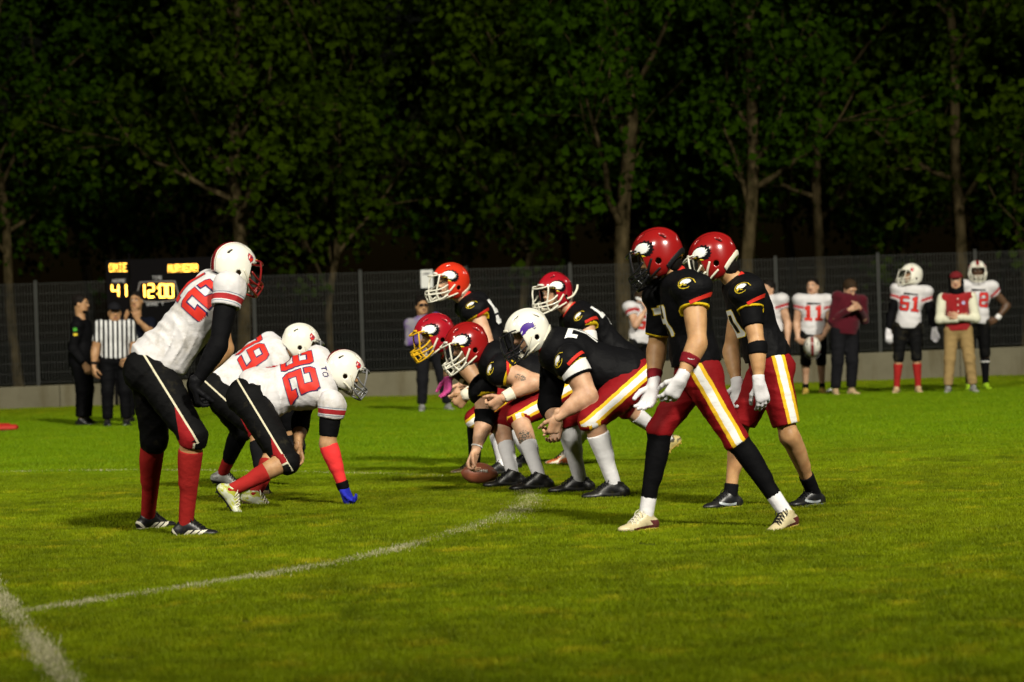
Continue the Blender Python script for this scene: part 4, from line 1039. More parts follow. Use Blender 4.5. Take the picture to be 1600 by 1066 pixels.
    jp.append(Cap(B+t*.10, B+tp*(hem-.0), .136*b, .140*b, .05, sq=(l, 1.24*width)))
    hr = .125 if jersey is not JM['black'] else .099*b**.5
    def folds(dd, X, Y, Z):
        h = ((X-C[0])*t[0]+(Y-C[1])*t[1]+(Z-C[2])*t[2])/max(.1, np.linalg.norm(C-B)); wgt = np.clip((.05-h)/.7, 0, 1)
        return dd+fold*(.25+.75*wgt)*crease(X, Y, Z, 30, seed+50, unit(t*.8+.6*f))
    def jattr(v):
        hd = np.full(len(v), .9)
        for k in 'nf':
            a = A[k]; d = unit(a['el']-a['sh']); h = (v-a['sh'])@d; r = np.linalg.norm(v-a['sh']-h[:, None]*d, axis=1); e = a.get('slv', slv)-h
            m = (r < hr) & (h > .01) & (e > -.02); hd[m] = np.minimum(hd[m], e[m])
        return dict(hem=hd, lat=(v-C)@l)
    c.jersey = solid(c, {'football': 'jersey', 'shirt': 'shirt', 'jacket': 'jacket'}[top], jp, hg, jersey, root, attrs=jattr, cuts=[(B+tp*(hem-.02), -tp)], wr=(wr_amp, 26, seed, None), post=folds)
    c._bvh = None
    if top == 'football':
        nk = H+Rh.T@np.array([-.02, 0, -.085]); nd = unit(nk-(C+t*.12)); q0 = C+t*.12
        solid(c, 'collar', [Cap(q0+nd*.02, q0+nd*.20, .088*b**.4, .072*b**.4, .01)], .006 if S else .010, ER if jersey is JM['black'] else jersey, root, cuts=[(q0+nd*.105, nd), (q0+nd*.02, -nd)])
    return c
def jb(c):
    if c._bvh is None: c._bvh = bvh_of(c.jersey.data)
    return c._bvh
def back_number(c, s, h=.25, up=.02, side=0.0, mats=None, w=None, cell=.0045):
    decal('number', jb(c), c.C+c.t*up+c.l*side-c.base, -c.l, c.t, w or h*.70*len(s), h, number_fn(s), mats or [ER, EN], c.jersey, cell)
def chest_number(c, s, h=.22, up=-.04, side=0.0, mats=None, w=None, cell=.0045):
    decal('number', jb(c), c.C+c.t*up+c.l*side-c.base, c.l, c.t, w or h*.66*len(s), h, number_fn(s), mats or [ER, EN], c.jersey, cell)
def sleeve_patch(c, key='n', w=.105, h=.080, lift=.055, tilt=.55, fwd=0.02, tape=True):
    a = c.A[key]; s = a['s']; n = unit(c.l*s+c.t*tilt-c.f*.05); u = unit(c.t-n*np.dot(c.t, n)); r = np.cross(u, n); fn = patch_fn if s > 0 else (lambda x, y: patch_fn(1-x, y))
    ctr = a['sh']+c.t*lift+c.f*fwd+c.l*s*.06-c.base
    decal('emblem', jb(c), ctr, r, u, w, h, fn, [EW, EB, EY], c.jersey, .0028, .003, .2)
    if tape:
        d = unit(a['el']-a['sh']); n2 = unit(c.l*s+c.t*.15-c.f*.25); ax = unit(np.cross(n2, d)); ax = unit(ax*np.sign(np.dot(ax, -c.f))-d*.40)
        if np.dot(ax, -c.f) < 0: ax = -ax
        u2 = np.cross(n2, ax)
        decal('red_stripe', jb(c), a['sh']+d*.022-c.f*.045+c.l*s*.06-c.base, ax, u2, .150, .021, stripe_fn, [ER], c.jersey, .004, .003, .2, .08)
def helm(c, **kw):
    R = c.Rh; m = Matrix(((R[0][0], R[1][0], R[2][0], 0), (R[0][1], R[1][1], R[2][1], 0), (R[0][2], R[1][2], R[2][2], 0), (0, 0, 0, 1)))
    sc = kw.pop('size', 1.0)
    p = c.H-c.base
    c.helmet = build_helmet(c.root, Matrix.Translation(Vector(p)) @ m @ Matrix.Scale(sc, 4), **kw); return c.helmet
def hair_cap(c, mat=None, full=1.0, seed=2, h=.006):
    T = lambda x, y, z: c.H+c.Rh.T@np.array([x, y, z])
    cuts = [(T(.066, 0, .055), c.Rh.T@unit((.86, 0, -.62))), (T(0, 0, -.070), c.Rh.T@np.array([0, 0, -1.]))]
    pr = [Ell(T(-.016, 0, .036), c.Rh, (.106*full, .083*full, .096*full), .02, cuts=cuts)]
    return solid(c, 'hair', pr, h, mat or HAIR, c.root, wr=(.006*full, 75, seed, None))
# ================================================================== the players on the line
GA = 'players in white on the line'; GB = 'players in black and red on the line'
HEMB = .0
# ---- standing white player, left foreground
c = person('white jersey player standing bent with hands on his thigh, black sleeve and tall red socks', 16.75, (366, 417), (1, .62, -.34), (320, 480), (238, 578), 18, 12,
    dict(n=dict(sh=(358, 450, -.26), el=(341, 540, -.36), wr=(304, 603, -.40), tip=(312, 642, -.36), glove='blackglove', th=(0, -.5, .6), pose='grip', slv=.125, bands=[('arm_sleeve', -.30, .235, .004, 'black')]),
         f=dict(el=(352, 545, .22), wr=(300, 600, .10), tip=(296, 640, .08), glove='blackglove', th=(0, .5, .6), pose='grip', slv=.125)),
    dict(n=dict(kn=(302, 682, -.32), sole=(291, 841), yaw=-8, boot='three', sole_m='white', socks=[('sock', .085, None, .006, 'redsock')]),
         f=dict(kn=(241, 686, .22), sole=(232, 829), yaw=38, boot='three', sole_m='white', socks=[('sock', .03, None, .006, 'redsock')])),
    group=GA, jersey=JM['white'], pants=JM['pblack'], kl=.055, sk='warm', seed=5, hem=.06, bulk=1.17, wr_amp=.005, pads=.86, fold=.013, armw=1.0, croll=10, plift=.010, sw=.165)
helm(c, shell='striped', mask='crimson', emblem='flame', size=1.0, brow=FMAT['yellow'])
back_number(c, '12', .25, .04, -.055, w=.34)
for i_, ch_ in enumerate('TO'): decal('letter', jb(c), c.C+c.t*.185-c.f*.02-c.l*(.10+.045*i_)-c.base, -c.l, unit(c.t+c.f*.5), .034, .038, text_fn(ch_), [EN], c.jersey, .003, .003, .25)

# ---- white player in a three point stance
c = person('white jersey number 32 in a three point stance, red forearm sleeve, blue glove on turf', 19.2, (538, 580), (1, .42, -.50), (478, 597), (392, 622), 10, 5,
    dict(n=dict(sh=(518, 632, -.22), el=(512, 692, -.22), wr=(537, 763, -.20), tip=(551, 796, -.22), glove='blueglove', th=(-.8, -.8, .1), pose='cup', slv=.095, bands=[('arm_sleeve', -.30, -.045, .005, 'black'), ('forearm_sleeve', .01, .29, .004, 'redtights'), ('wristband', .285, .34, .010, 'black')]),
         f=dict(el=(470, 655, .25), wr=(466, 700, .05), tip=(470, 718, .02), th=(0, 0, 1), slv=.10, bands=[('arm_sleeve', -.25, .12, .005, 'black')])),
    dict(n=dict(kn=(449, 722, -.45), an=(362, 766, -.55), yaw=-12, pitch=-52, boot='lime', sole_m='black', lace='white', socks=[('sock', .16, None, .006, 'redsock')]),
         f=dict(kn=(432, 706, .28), an=(398, 772, .10), yaw=-5, pitch=-22, boot='lime', sole_m='brown', lace='white', socks=[('sock', .10, None, .006, 'redsock')])),
    group=GA, croll=46, plift=.004, pads=.92, sw=.155, jersey=JM['white'], pants=JM['pblack'], kl=.045, sk='tan', seed=9, hem=.06, wr_amp=.005, bulk=1.14, fold=.014)
helm(c, shell='striped', mask='grey', emblem='flame', brow=cream_strap)
back_number(c, '32', .25, -.02, 0.0, w=.37)
for i_, ch_ in enumerate('TO'): decal('letter', jb(c), c.C+c.t*.155-c.l*(.04+.045*i_)-c.base, -c.l, c.t, .034, .036, text_fn(ch_), [EN], c.jersey, .003, .003, .25)

# ---- white player behind him
c = person('white jersey player crouching behind the three point stance player, only his back and helmet showing', 21.0, (470, 536), (1, .30, -.44), (408, 566), (338, 606), 5, 5,
    dict(n=dict(el=(445, 632, -.15), wr=(452, 690, -.10), tip=(458, 712, -.10), th=(.3, -1, .2), glove='blackglove', slv=.07, bands=[('arm_sleeve', -.30, .2, .005, 'black')]),
         f=dict(el=(452, 628, .25), wr=(462, 680, .2), tip=(465, 700, .2), glove='blackglove', slv=.07)),
    dict(n=dict(kn=(405, 672, -.3), an=(412, 772, -.5), yaw=0, pitch=-10, boot='tan', sole_m='brown', socks=[('sock', .10, None, .006, 'blacksock')]),
         f=dict(kn=(378, 672, .2), an=(348, 740, .5), yaw=0, pitch=-15, boot='grey', sole_m='black', socks=[('leg_sleeve', .02, .34, .008, 'black'), ('sock', .33, None, .006, 'redsock')])),
    group=GA, croll=30, plift=.0, pads=.86, sw=.15, jersey=JM['white'], pants=JM['pblack'], kl=.05, sk='tan', seed=14, hem=.04, wr_amp=.005, bulk=1.12, fold=.010)
helm(c, shell='white', mask='grey', emblem='flame', brow=cream_strap)
back_number(c, '79', .25, -.02, 0.0, w=.36)

# ---- standing player in black right of the middle
c = person('black jersey player standing upright with a bare arm, white gloves and long black leg sleeves', 15.85, (1027, 398), (-1, .30, -.42), (1072, 482), (1090, 580), 172, 178,
    dict(n=dict(sh=(1084, 462, -.20), el=(1090, 536, -.30), wr=(1063, 594, -.36), tip=(1040, 632, -.34), glove='whiteglove', th=(-.7, -.3, .5), pose='rest', slv=.085, bands=[('wristband', .085, .145, .006, 'redband')]),
         f=dict(sh=(1036, 472, .20), el=(1026, 545, .24), wr=(1021, 604, .12), tip=(1006, 644, .10), glove='whiteglove', th=(-.6, .4, .4), pose='rest', slv=.20, bands=[('wristband', .15, .21, .006, 'redband')])),
    dict(n=dict(kn=(1150, 688, -.10), sole=(1230, 828), yaw=228, pitch=-8, boot='cream', sole_m='gold', lace='black', socks=[('leg_sleeve', -.02, .385, .006, 'black'), ('sock', .36, None, .005, 'whitesock')]),
         f=dict(kn=(1030, 672, .06), sole=(1010, 831), yaw=214, boot='cream', sole_m='gold', lace='white', socks=[('leg_sleeve', -.02, .400, .007, 'black'), ('sock', .37, None, .006, 'whitesock')])),
    group=GB, jersey=JM['black'], pants=JM['pred'], kl=.02, sk='warm', seed=21, hem=.06, stripe_off=(-.005, 0), armw=1.2, plift=.045)
helm(c, shell='red', mask='black', emblem='eagle', brow=cream_strap, nape=black_pad, strap=black_pad, size=1.03)
decal('name_print', bvh_of(NAPE_ME), (-.15, 0, -.005), (0, -1., 0), (-.35, 0, 1), .12, .026, text_fn('schutt'), [EW], c.helmet, .0022, .002, .1)
sleeve_patch(c)
chest_number(c, '14', .20, -.05, .0, [EW, EY])
a = c.A['n']; ring(c, 'bracelet', a['el'], a['wr'], .178, .192, .036, .035, plain('steel_bracelet', (.35, .35, .34), .3, .8), c.root, .004)
b_ = bvh_of(c.root.children[[o.name.split('.')[0] for o in c.root.children].index('wristband')].data)
decal('mark', b_, a['el']*.58+a['wr']*.42-c.base, (1, 0, -.25), (.25, 0, 1), .042, .020, tick_fn, [EW], c.root, .0025, .002, .15)

solid(c, 'hair', [Cap(c.H+c.Rh.T@np.array([-.055, 0, -.03]), c.H+c.Rh.T@np.array([-.060, 0, -.085]), .070, .056, .03)], .006, HAIR, c.root, wr=(.006, 70, 3, None))
# ---- second standing player in black behind him
c = person('black jersey player standing with arm hanging straight, black elbow band, short red striped pants', 17.35, (1114, 403), (-1, .22, -.48), (1172, 484), (1203, 570), 178, 182,
    dict(n=dict(sh=(1170, 466, -.20), el=(1183, 540, -.30), wr=(1186, 600, -.34), tip=(1196, 640, -.34), glove='whiteglove', th=(-.9, -.3, -.2), pose='rest', slv=.08, bands=[('undersleeve', -.30, -.125, .010, 'black'), ('elbow_band', -.015, .055, .008, 'black')]),
         f=dict(el=(1142, 548, .22), wr=(1152, 604, .12), tip=(1146, 640, .12), glove='whiteglove', th=(-.6, .4, .4), slv=.10)),
    dict(n=dict(kn=(1233, 682, -.12), sole=(1272, 792), yaw=214, boot='blackw', sole_m='blue', socks=[('sock', .325, None, .008, 'blacksock')]),
         f=dict(kn=(1152, 676, .15), sole=(1142, 796), yaw=204, boot='blackw', sole_m='gold', socks=[('sock', .325, None, .008, 'blacksock')])),
    group=GB, jersey=JM['black'], pants=JM['pred'], kl=-.07, sk='warm', seed=27, hem=.06, stripe_off=(-.045, 0), pleg=1.05, plift=.045)
helm(c, shell='red', mask='white', emblem='eagle', brow=cream_strap, nape=cream_strap, size=1.06)
sleeve_patch(c); chest_number(c, '10', .20, -.05, 0, [EW, EY]); solid(c, 'hair', [Cap(c.H+c.Rh.T@np.array([-.055, 0, -.03]), c.H+c.Rh.T@np.array([-.062, 0, -.105]), .070, .058, .03)], .006, HAIR, c.root, wr=(.006, 70, 3, None))
us = [o for o in c.root.children if o.name.startswith('undersleeve')][0]
a = c.A['n']
decal('mark', bvh_of(us.data), a['sh']*.28+a['el']*.72+np.array([0, -.04, -.006])-c.base, (1, 0, .1), (-.1, 0, 1), .055, .013, tape_fn, [EW], us, .0025, .002, .15)
eb = [o for o in c.root.children if o.name.startswith('elbow_band')][0]
decal('mark', bvh_of(eb.data), a['el']*.7+a['wr']*.3-c.base, (1, 0, 0), (0, 0, 1), .030, .028, flame_fn, [EW, EW, EB], eb, .0025, .002, .15)

# ---- lineman with the white helmet
c = person('black jersey lineman crouching in a white helmet with a purple bird on it', 19.0, (824, 519), (-1, -.22, -.50), (895, 556), (985, 592), 200, 186,
    dict(n=dict(sh=(893, 566, -.26), el=(918, 618, -.32), wr=(870, 652, -.34), tip=(859, 692, -.30), th=(-.9, -.5, -.1), pose='cup', slv=.02, hs=1.2, bands=[('sleeve_cap', -.30, -.150, .016, 'whitecloth'), ('cap_edge', -.155, -.138, .018, 'black')]),
         f=dict(el=(858, 630, .20), wr=(872, 668, .0), tip=(862, 700, -.05), th=(-.6, .4, .4), pose='grip', slv=.10, bands=[('elbow_pad', -.26, .12, .010, 'black')])),
    dict(n=dict(kn=(924, 656, -.34), sole=(962, 781), yaw=186, boot='black', socks=[('sock', .105, None, .007, 'whitesock')], size=1.18),
         f=dict(kn=(882, 652, .25), sole=(908, 772), yaw=180, boot='black', socks=[('sock', .05, None, .007, 'greysock')], size=1.18)),
    group=GB, croll=-6, jersey=JM['black'], pants=JM['pred'], kl=.035, sk='fair', seed=33, hem=.045, bulk=1.24, belly=.6, sw=.20, stripe_off=(0, 0), armw=1.26)
helm(c, shell='white', mask='black', emblem='raven', brow=cream_strap, nape=cream_strap, size=1.08, style='full')
sleeve_patch(c, lift=.075, w=.115, h=.085); back_number(c, '75', .24, -.01, .03, [EW, EB]); chest_number(c, '75', .20, -.05, 0, [EW, EY])

# ---- centre
c = person('black jersey centre bent low with one hand on the ball and a taped wrist', 20.45, (729, 539), (-1, -.22, -.42), (795, 573), (876, 605), 204, 186,
    dict(n=dict(sh=(785, 580, -.26), el=(836, 597, -.30), wr=(786, 622, -.36), tip=(757, 644, -.36), th=(-.5, -.5, .6), pose='cup', slv=.055, hs=1.15, bands=[('wrist_tape', .185, .262, .008, 'tape')]),
         f=dict(sh=(757, 610, .12), el=(757, 658, .10), wr=(743, 706, .02), tip=(733, 735, .0), th=(-.5, -.7, .3), pose='grip', slv=.03, hs=1.2, bands=[('elbow_band', -.09, .03, .007, 'black'), ('bracelet', .200, .212, .007, 'whitecloth')])),
    dict(n=dict(kn=(809, 652, -.30), sole=(845, 768), yaw=184, boot='black', socks=[('sock', .225, None, .006, 'greysock')], size=1.15),
         f=dict(kn=(780, 662, .22), sole=(803, 763), yaw=182, boot='black', socks=[('sock', .20, None, .006, 'greysock')], size=1.15)),
    group=GB, croll=-4, jersey=JM['black'], pants=JM['pred'], kl=.02, sk='fair', seed=39, hem=.045, bulk=1.17, belly=.5, sw=.19, armw=1.2)
helm(c, shell='red', mask='white', emblem='eagle', brow=white_plastic, size=1.12)
sleeve_patch(c, lift=.075); chest_number(c, '70', .20, -.06, 0, [EW, EY])
g = c.L['n']; sd = bvh_of(c.body.data)
def tat(seed):
    def fn(u, v):
        x, y = u*2-1, v*2-1; q = np.sin(9*x+3*np.sin(7*y+seed))+np.sin(8*y+2.5*np.sin(6*x+seed*2)); return np.where((x*x+y*y < 1) & (np.abs(q) < .55), 0, -1)
    return fn
m_ = g['kn']*.66+g['an']*.34-c.base
decal('tattoo', sd, m_, (1, 0, .3), (-.3, 0, 1), .11, .12, tat(2), [INK_SK], c.body, .004, .0015, .3)
a = c.A['n']; decal('tattoo', sd, a['sh']*.45+a['el']*.55-c.base, (1, 0, -.3), (.3, 0, 1), .085, .05, tat(5), [INK_SK], c.body, .004, .0015, .3)

# ---- lineman beyond the centre, yellow face mask
c = person('black jersey lineman beyond the centre with a yellow face mask and taped fist', 21.9, (679, 523), (-1, -.25, -.34), (737, 570), (806, 602), 188, 182,
    dict(n=dict(el=(752, 606, -.25), wr=(728, 617, -.36), tip=(712, 636, -.36), th=(-.3, -.3, .9), pose='fist', slv=.06, hs=1.15, bands=[('wrist_tape', .12, .215, .016, 'tape')]),
         f=dict(sh=(712, 560, .2), el=(705, 580, .25), wr=(700, 590, .22), tip=(700, 612, .22), glove='pinkglove', th=(-.5, .6, .3), pose='rest', slv=.05)),
    dict(n=dict(kn=(743, 655, -.25), sole=(742, 742), yaw=186, pitch=0, boot='tan', sole_m='brown', socks=[('knee_sleeve', -.03, .05, .010, 'black'), ('sock', .05, None, .007, 'charcoal')]),
         f=dict(kn=(772, 660, .25), sole=(786, 744), yaw=184, boot='black', socks=[('sock', .12, None, .006, 'whitesock')])),
    group=GB, jersey=JM['black'], pants=JM['pred'], kl=.0, sk='olive', seed=45, hem=.045, bulk=1.15, belly=.4)
helm(c, shell='crimson', mask='yellow', emblem='eagle', brow=FMAT['yellow'], size=1.13)
chest_number(c, '66', .20, -.06, 0, [EW, EY])

# ---- tall player behind the line, bright red helmet
c = person('black jersey player in the brightest red helmet, upper body rising behind the two lowest linemen', 23.0, (704, 441), (-1, -.42, -.03), (750, 498), (797, 590), 194, 186,
    dict(n=dict(sh=(744, 490, -.22), el=(766, 548, -.34), wr=(742, 590, -.40), tip=(725, 612, -.40), th=(-.3, -.3, .9), pose='rest', slv=.045),
         f=dict(el=(735, 560, .2), wr=(722, 600, .1), tip=(712, 620, .1), th=(-.3, .3, .9), slv=.06)),
    dict(n=dict(kn=(778, 655, -.2), sole=(800, 736), yaw=186, boot='black', socks=[('sock', .12, None, .006, 'whitesock')]),
         f=dict(kn=(790, 650, .25), sole=(826, 729), yaw=184, boot='black', socks=[('sock', .12, None, .006, 'whitesock')])),
    group=GB, jersey=JM['black'], pants=JM['pred'], kl=.02, sk='fair', seed=51, hem=.05, bulk=1.08)
helm(c, shell='bright', mask='white', emblem='eagle', brow=white_plastic, nape=cream_strap, size=1.1)
sleeve_patch(c, lift=.065); back_number(c, '54', .24, .0, 0, [EW, EB])

# ---- player behind the white helmet lineman
c = person('black jersey player whose red helmet looks over the back of the white helmet lineman', 22.5, (866, 456), (-.80, -.62, -.16), (920, 512), (985, 578), 200, 190,
    dict(n=dict(sh=(915, 505, -.22), el=(925, 560, -.32), wr=(890, 600, -.36), tip=(875, 620, -.34), th=(-.3, -.3, .9), pose='rest', slv=.03, bands=[('undersleeve', -.22, -.02, .006, 'whitecloth')]),
         f=dict(el=(880, 570, .2), wr=(868, 610, .1), tip=(860, 628, .1), th=(-.3, .3, .9), slv=.06)),
    dict(n=dict(kn=(935, 640, -.3), sole=(888, 727), yaw=186, boot='fire', sole_m='white', lace='black', socks=[('sock', .12, None, .006, 'whitesock')]),
         f=dict(kn=(978, 640, .35), an=(1046, 686, .55), yaw=200, pitch=-34, boot='gold', sole_m='gold', socks=[('sock', .10, None, .006, 'whitesock')])),
    group=GB, jersey=JM['black'], pants=JM['pred'], kl=.02, sk='fair', seed=57, hem=.05, bulk=1.1)
helm(c, shell='crimson', mask='white', emblem='eagle', brow=white_plastic, nape=cream_strap, size=1.08)
b = MB(); b.tube(catmull([(-.02, .118, -.06), (-.05, .150, -.045), (-.085, .165, -.005), (-.105, .160, .030)], 5), .009, 6)
place('loose_strap', b.mesh('loose_strap', [], True), cream_strap, Matrix.Identity(4), c.helmet)
sleeve_patch(c, lift=.065); back_number(c, '41', .24, .0, .02, [EW, EB])

# ---- the ball
bl = NT('ball_leather'); o_ = bl.obj(); bl.base(bl.mix(bl.noise(o_, 12, 4), (.19, .055, .027), (.29, .09, .045))); bl.set(Roughness=.42, Coat_Weight=.2); bl.bump(bl.noise(o_, 260, 2), .35, .003)
n_, k_ = 25, 24; V = []; F = []
for i in range(n_):
    x = -.145+.29*i/(n_-1); q = abs(x)/.145; r = .086*max(0, (1-q**2))**.72
    for j in range(k_):
        aa = 2*math.pi*j/k_; g_ = 1-.02*max(0, 1-abs(((j*4/k_+.5) % 1)-.5)*14)
        V.append((x, r*g_*math.cos(aa), r*g_*math.sin(aa)))
for i in range(n_-1):
    for j in range(k_): F.append((i*k_+j, i*k_+(j+1) % k_, (i+1)*k_+(j+1) % k_, (i+1)*k_+j))
ball_c = G(750, 759)+np.array([0, .02, .088]); ball = empty('football', (ball_c[0], ball_c[1], ball_c[2]-.088)); tag(ball, 'brown leather football on the turf under the hand of the centre', 'ball')
bo = link('ball_shell', mesh_np('ball_shell', V, F, [bl]), ball); bo.location = (0, 0, .088); bo.rotation_euler = (D2R(70), D2R(6), D2R(4))
b = MB(); b.tube([(-.05, 0, .0868), (0, 0, .0888), (.05, 0, .0868)], .0035, 5)
for i in range(8): x = -.049+.014*i; b.tube([(x, -.012, .084+(.001 if abs(x) < .03 else 0)), (x, 0, .0885-x*x*.9), (x, .012, .084+(.001 if abs(x) < .03 else 0))], .003, 5)
lo_ = b.build('laces', [white_plastic], ball, True); lo_.location = bo.location; lo_.rotation_euler = bo.rotation_euler
# ================================================================== people and things by the fence
def stand(label, feet, height, head, look, yaw, arms, lean=(0, 0), stance=.24, splay=12, legs=None, boots='grey', sole='black', socks=None, cyaw=None, **kw):
    """a standing figure: feet = pixel of the middle of the soles, head = pixel of the head centre"""
    g = G(*feet); Y = g[1]; hd = P(head[0], head[1], Y)
    k = height/1.78; f = np.array([math.cos(D2R(yaw)), math.sin(D2R(yaw)), 0]); l = np.cross((0, 0, 1), f)
    nr = 1 if l[1] < 0 else -1
    if abs(l[1]) < .35: nr = 1
    mid = np.array([hd[0]*.35+g[0]*.65, Y, 0])
    B = np.array([mid[0], Y, .93*k]); C = np.array([hd[0]*.8+g[0]*.2, Y, 1.27*k])
    C = C+np.array([lean[0], lean[1], 0])
    px = lambda w: (800+FPX*np.dot(w-CAMP, _R)/np.dot(w-CAMP, _F), 533-FPX*np.dot(w-CAMP, _U)/np.dot(w-CAMP, _F), w[1]-Y)
    A = {}
    for q, s in (('n', nr), ('f', -nr)):
        a = dict(arms[q]); 
        for key in ('el', 'wr', 'tip'):
            if key in a: v = np.asarray(a[key], float)*k; a[key] = px(np.array([C[0], Y, 1.27*k])+f*v[0]+l*s*v[1]+np.array([0, 0, v[2]]))
        A[q] = a
    L_ = {}
    for q, s in (('n', nr), ('f', -nr)):
        an = g+l*s*stance/2+np.array([0, 0, .088]); 
        if legs and q in legs and 'off' in legs[q]: an = an+np.array(legs[q]['off'])
        kn = (B+l*s*.10)*.5+an*.5+f*.03; kn[2] = .50*k
        L_[q] = dict(kn=px(kn), an=px(an), yaw=yaw+s*splay, boot=boots, sole_m=sole, socks=socks or [])
        if legs and q in legs: L_[q].update({z: w for z, w in legs[q].items() if z != 'off'})
    return person(label, Y, (head[0], head[1], 0), look, px(C), px(B), cyaw if cyaw is not None else yaw, yaw, A, L_, fine=False, **kw)
DOWN = dict(el=(-.02, .27, -.19), wr=(.06, .29, -.44), tip=(.09, .28, -.58))
# coach in black, seen from the side
c = stand('bearded man in a black tracksuit standing in profile beside the official at the left', (131, 666), 1.72, (126, 475), (1, -.15, -.02), -8,
    dict(n=dict(el=(-.06, .22, -.20), wr=(.10, .22, -.42), tip=(.16, .2, -.55)), f=dict(el=(.02, .25, -.2), wr=(.2, .2, -.38), tip=(.28, .15, -.48))),
    top='jacket', jersey=CL['black'], pants=CL['black'], long=True, slv=.9, hem=-.06, bulk=1.15, sk='tan', seed=71, boots='black', hair=BROWN)
hair_cap(c, HAIR)
T = lambda x, y, z: c.H+c.Rh.T@np.array([x, y, z])
solid(c, 'beard', [Ell(T(.040, 0, -.085), c.Rh, (.058, .062, .048), .02, cuts=[(T(.0, 0, -.062), c.Rh.T@unit((.35, 0, 1)))])], .006, HAIR, c.root, wr=(.004, 90, 4, None))
a = c.A['n']; decal('mark', jb(c), a['sh']*.75+a['el']*.25-c.base, (1, 0, 0), (0, 0, 1), .05, .11, lambda u, v: np.where(np.abs(v-.75) < .22, 0, np.where(v < .30, 1, -1)), [plain('print_green', (.06, .30, .03)), EY], c.jersey, .006, .004, .3)
solid(c, 'hood', [Cap(c.C+c.t*.14-c.f*.05, c.C+c.t*.19-c.f*.03, .088, .080, .03)], .008, CL['black'], c.root, wr=(.006, 40, 2, None))
# official in stripes
c = stand('official in a black and white striped shirt and dark cap at the left', (183, 669), 1.70, (179, 489), (.25, -1, -.02), -80,
    dict(n=dict(el=(-.02, .26, -.18), wr=(.14, .2, -.36), tip=(.22, .1, -.42), th=(0, 0, 1)), f=dict(el=(-.02, .27, -.20), wr=(.03, .30, -.44), tip=(.05, .29, -.58))),
    top='shirt', jersey=REFM, pants=CL['black'], long=True, slv=.22, hem=.03, bulk=1.05, sk='tan', seed=73, boots='blackw')
hair_cap(c, HAIR, .98); T = lambda x, y, z: c.H+c.Rh.T@np.array([x, y, z])
solid(c, 'cap', [Ell(T(-.008, 0, .050), c.Rh, (.112, .090, .090), .01, cuts=[(T(0, 0, .045), c.Rh.T@np.array([0, 0, -1.]))]), Ell(T(.10, 0, .048), c.Rh, (.085, .075, .010), .01)], .006, CL['charcoal'], c.root)
ring(c, 'wristband', c.A['f']['el'], c.A['f']['wr'], .16, .20, .040, .036, CL['blacksock'], c.root, .006)
solid(c, 'collar', [Cap(c.C+c.t*.15, c.C+c.t*.19, .075, .066, .01)], .008, CL['black'], c.root)
# clapping player behind him
c = stand('man in a dark shirt with raised clapping hands in front of the scoreboard', (218, 663), 1.74, (213, 470), (-.2, -1, 0), -100,
    dict(n=dict(el=(.10, .25, -.06), wr=(.26, .10, .15), tip=(.30, .06, .30), th=(0, 0, 1), pose='flat'), f=dict(el=(.12, .24, -.08), wr=(.26, .08, .12), tip=(.31, .04, .27), th=(0, 0, 1), pose='flat')),
    top='shirt', jersey=CL['darkblue'], pants=CL['black'], long=True, slv=.2, hem=-.02, sk='tan', seed=75, boots='black')
hair_cap(c, HAIR)
# person in a purple jacket
c = stand('person in a purple and grey jacket and sunglasses standing at the fence behind the linemen', (680, 644), 1.60, (659, 478), (.35, -1, -.05), -80,
    dict(n=dict(el=(.08, .22, -.16), wr=(.22, .06, -.04), tip=(.24, -.02, .08), th=(0, 0, 1), pose='cup'), f=dict(el=(-.02, .24, -.2), wr=(.2, .05, -.18), tip=(.22, -.02, -.10), th=(0, 0, 1), pose='cup')),
    top='jacket', jersey=CL['purple'], pants=CL['charcoal'], long=True, slv=.9, hem=-.03, sk='tan', seed=77, boots='grey', stance=.36, bulk=1.0, sole='white')
hair_cap(c, HAIR, 1.12); T = lambda x, y, z: c.H+c.Rh.T@np.array([x, y, z])
b = MB()
solid(c, 'sunglasses', [Cap(T(.098, -.052, .012), T(.098, .052, .012), .016, .016, .01, sq=(c.Rh[0], .5))], .005, EB, c.root)
# white player behind, wiping his face
c = stand('bare headed player in white wiping his face with a towel', (1000, 632), 1.66, (1003, 468), (.75, -.6, -.05), -60,
    dict(n=dict(el=(.14, .20, -.10), wr=(.22, .05, .14), tip=(.20, .0, .24), th=(0, 0, 1), pose='fist'), f=dict(el=(-.02, .24, -.2), wr=(.0, .27, -.44), tip=(.02, .27, -.56))),
    top='football', jersey=JM['white_clean'], pants=JM['pblack'], slv=.10, hem=.0, sk='fair', seed=79, boots='pale', bulk=.95, group='substitutes in white by the fence')
hair_cap(c, BROWN); chest_number(c, '50', .2, -.05, 0, [ER, ER], cell=.006)
T = lambda x, y, z: c.H+c.Rh.T@np.array([x, y, z])
tw = solid(c, 'towel', [Cap(T(.10, .03, -.05), T(.12, -.09, -.03), .035, .03, .02), Cap(T(.12, -.09, -.03), T(.06, -.20, .02), .03, .022, .02)], .006, CL['whitecloth'], None, wr=(.006, 60, 3, None))
tw.location = c.base; tag(tw, 'white towel held to the face of the bare headed player in white', 'towel')
# white player half hidden behind the standing player in black
c = stand('dark haired player in white half hidden behind the player with the elbow band', (1212, 626), 1.72, (1200, 452), (-.8, -.7, 0), -120,
    dict(n=DOWN, f=DOWN), top='football', jersey=JM['white_clean'], pants=JM['pblack'], slv=.11, hem=.0, sk='fair', seed=81, boots='grey', group='substitutes in white by the fence')
hair_cap(c, HAIR, 1.05)
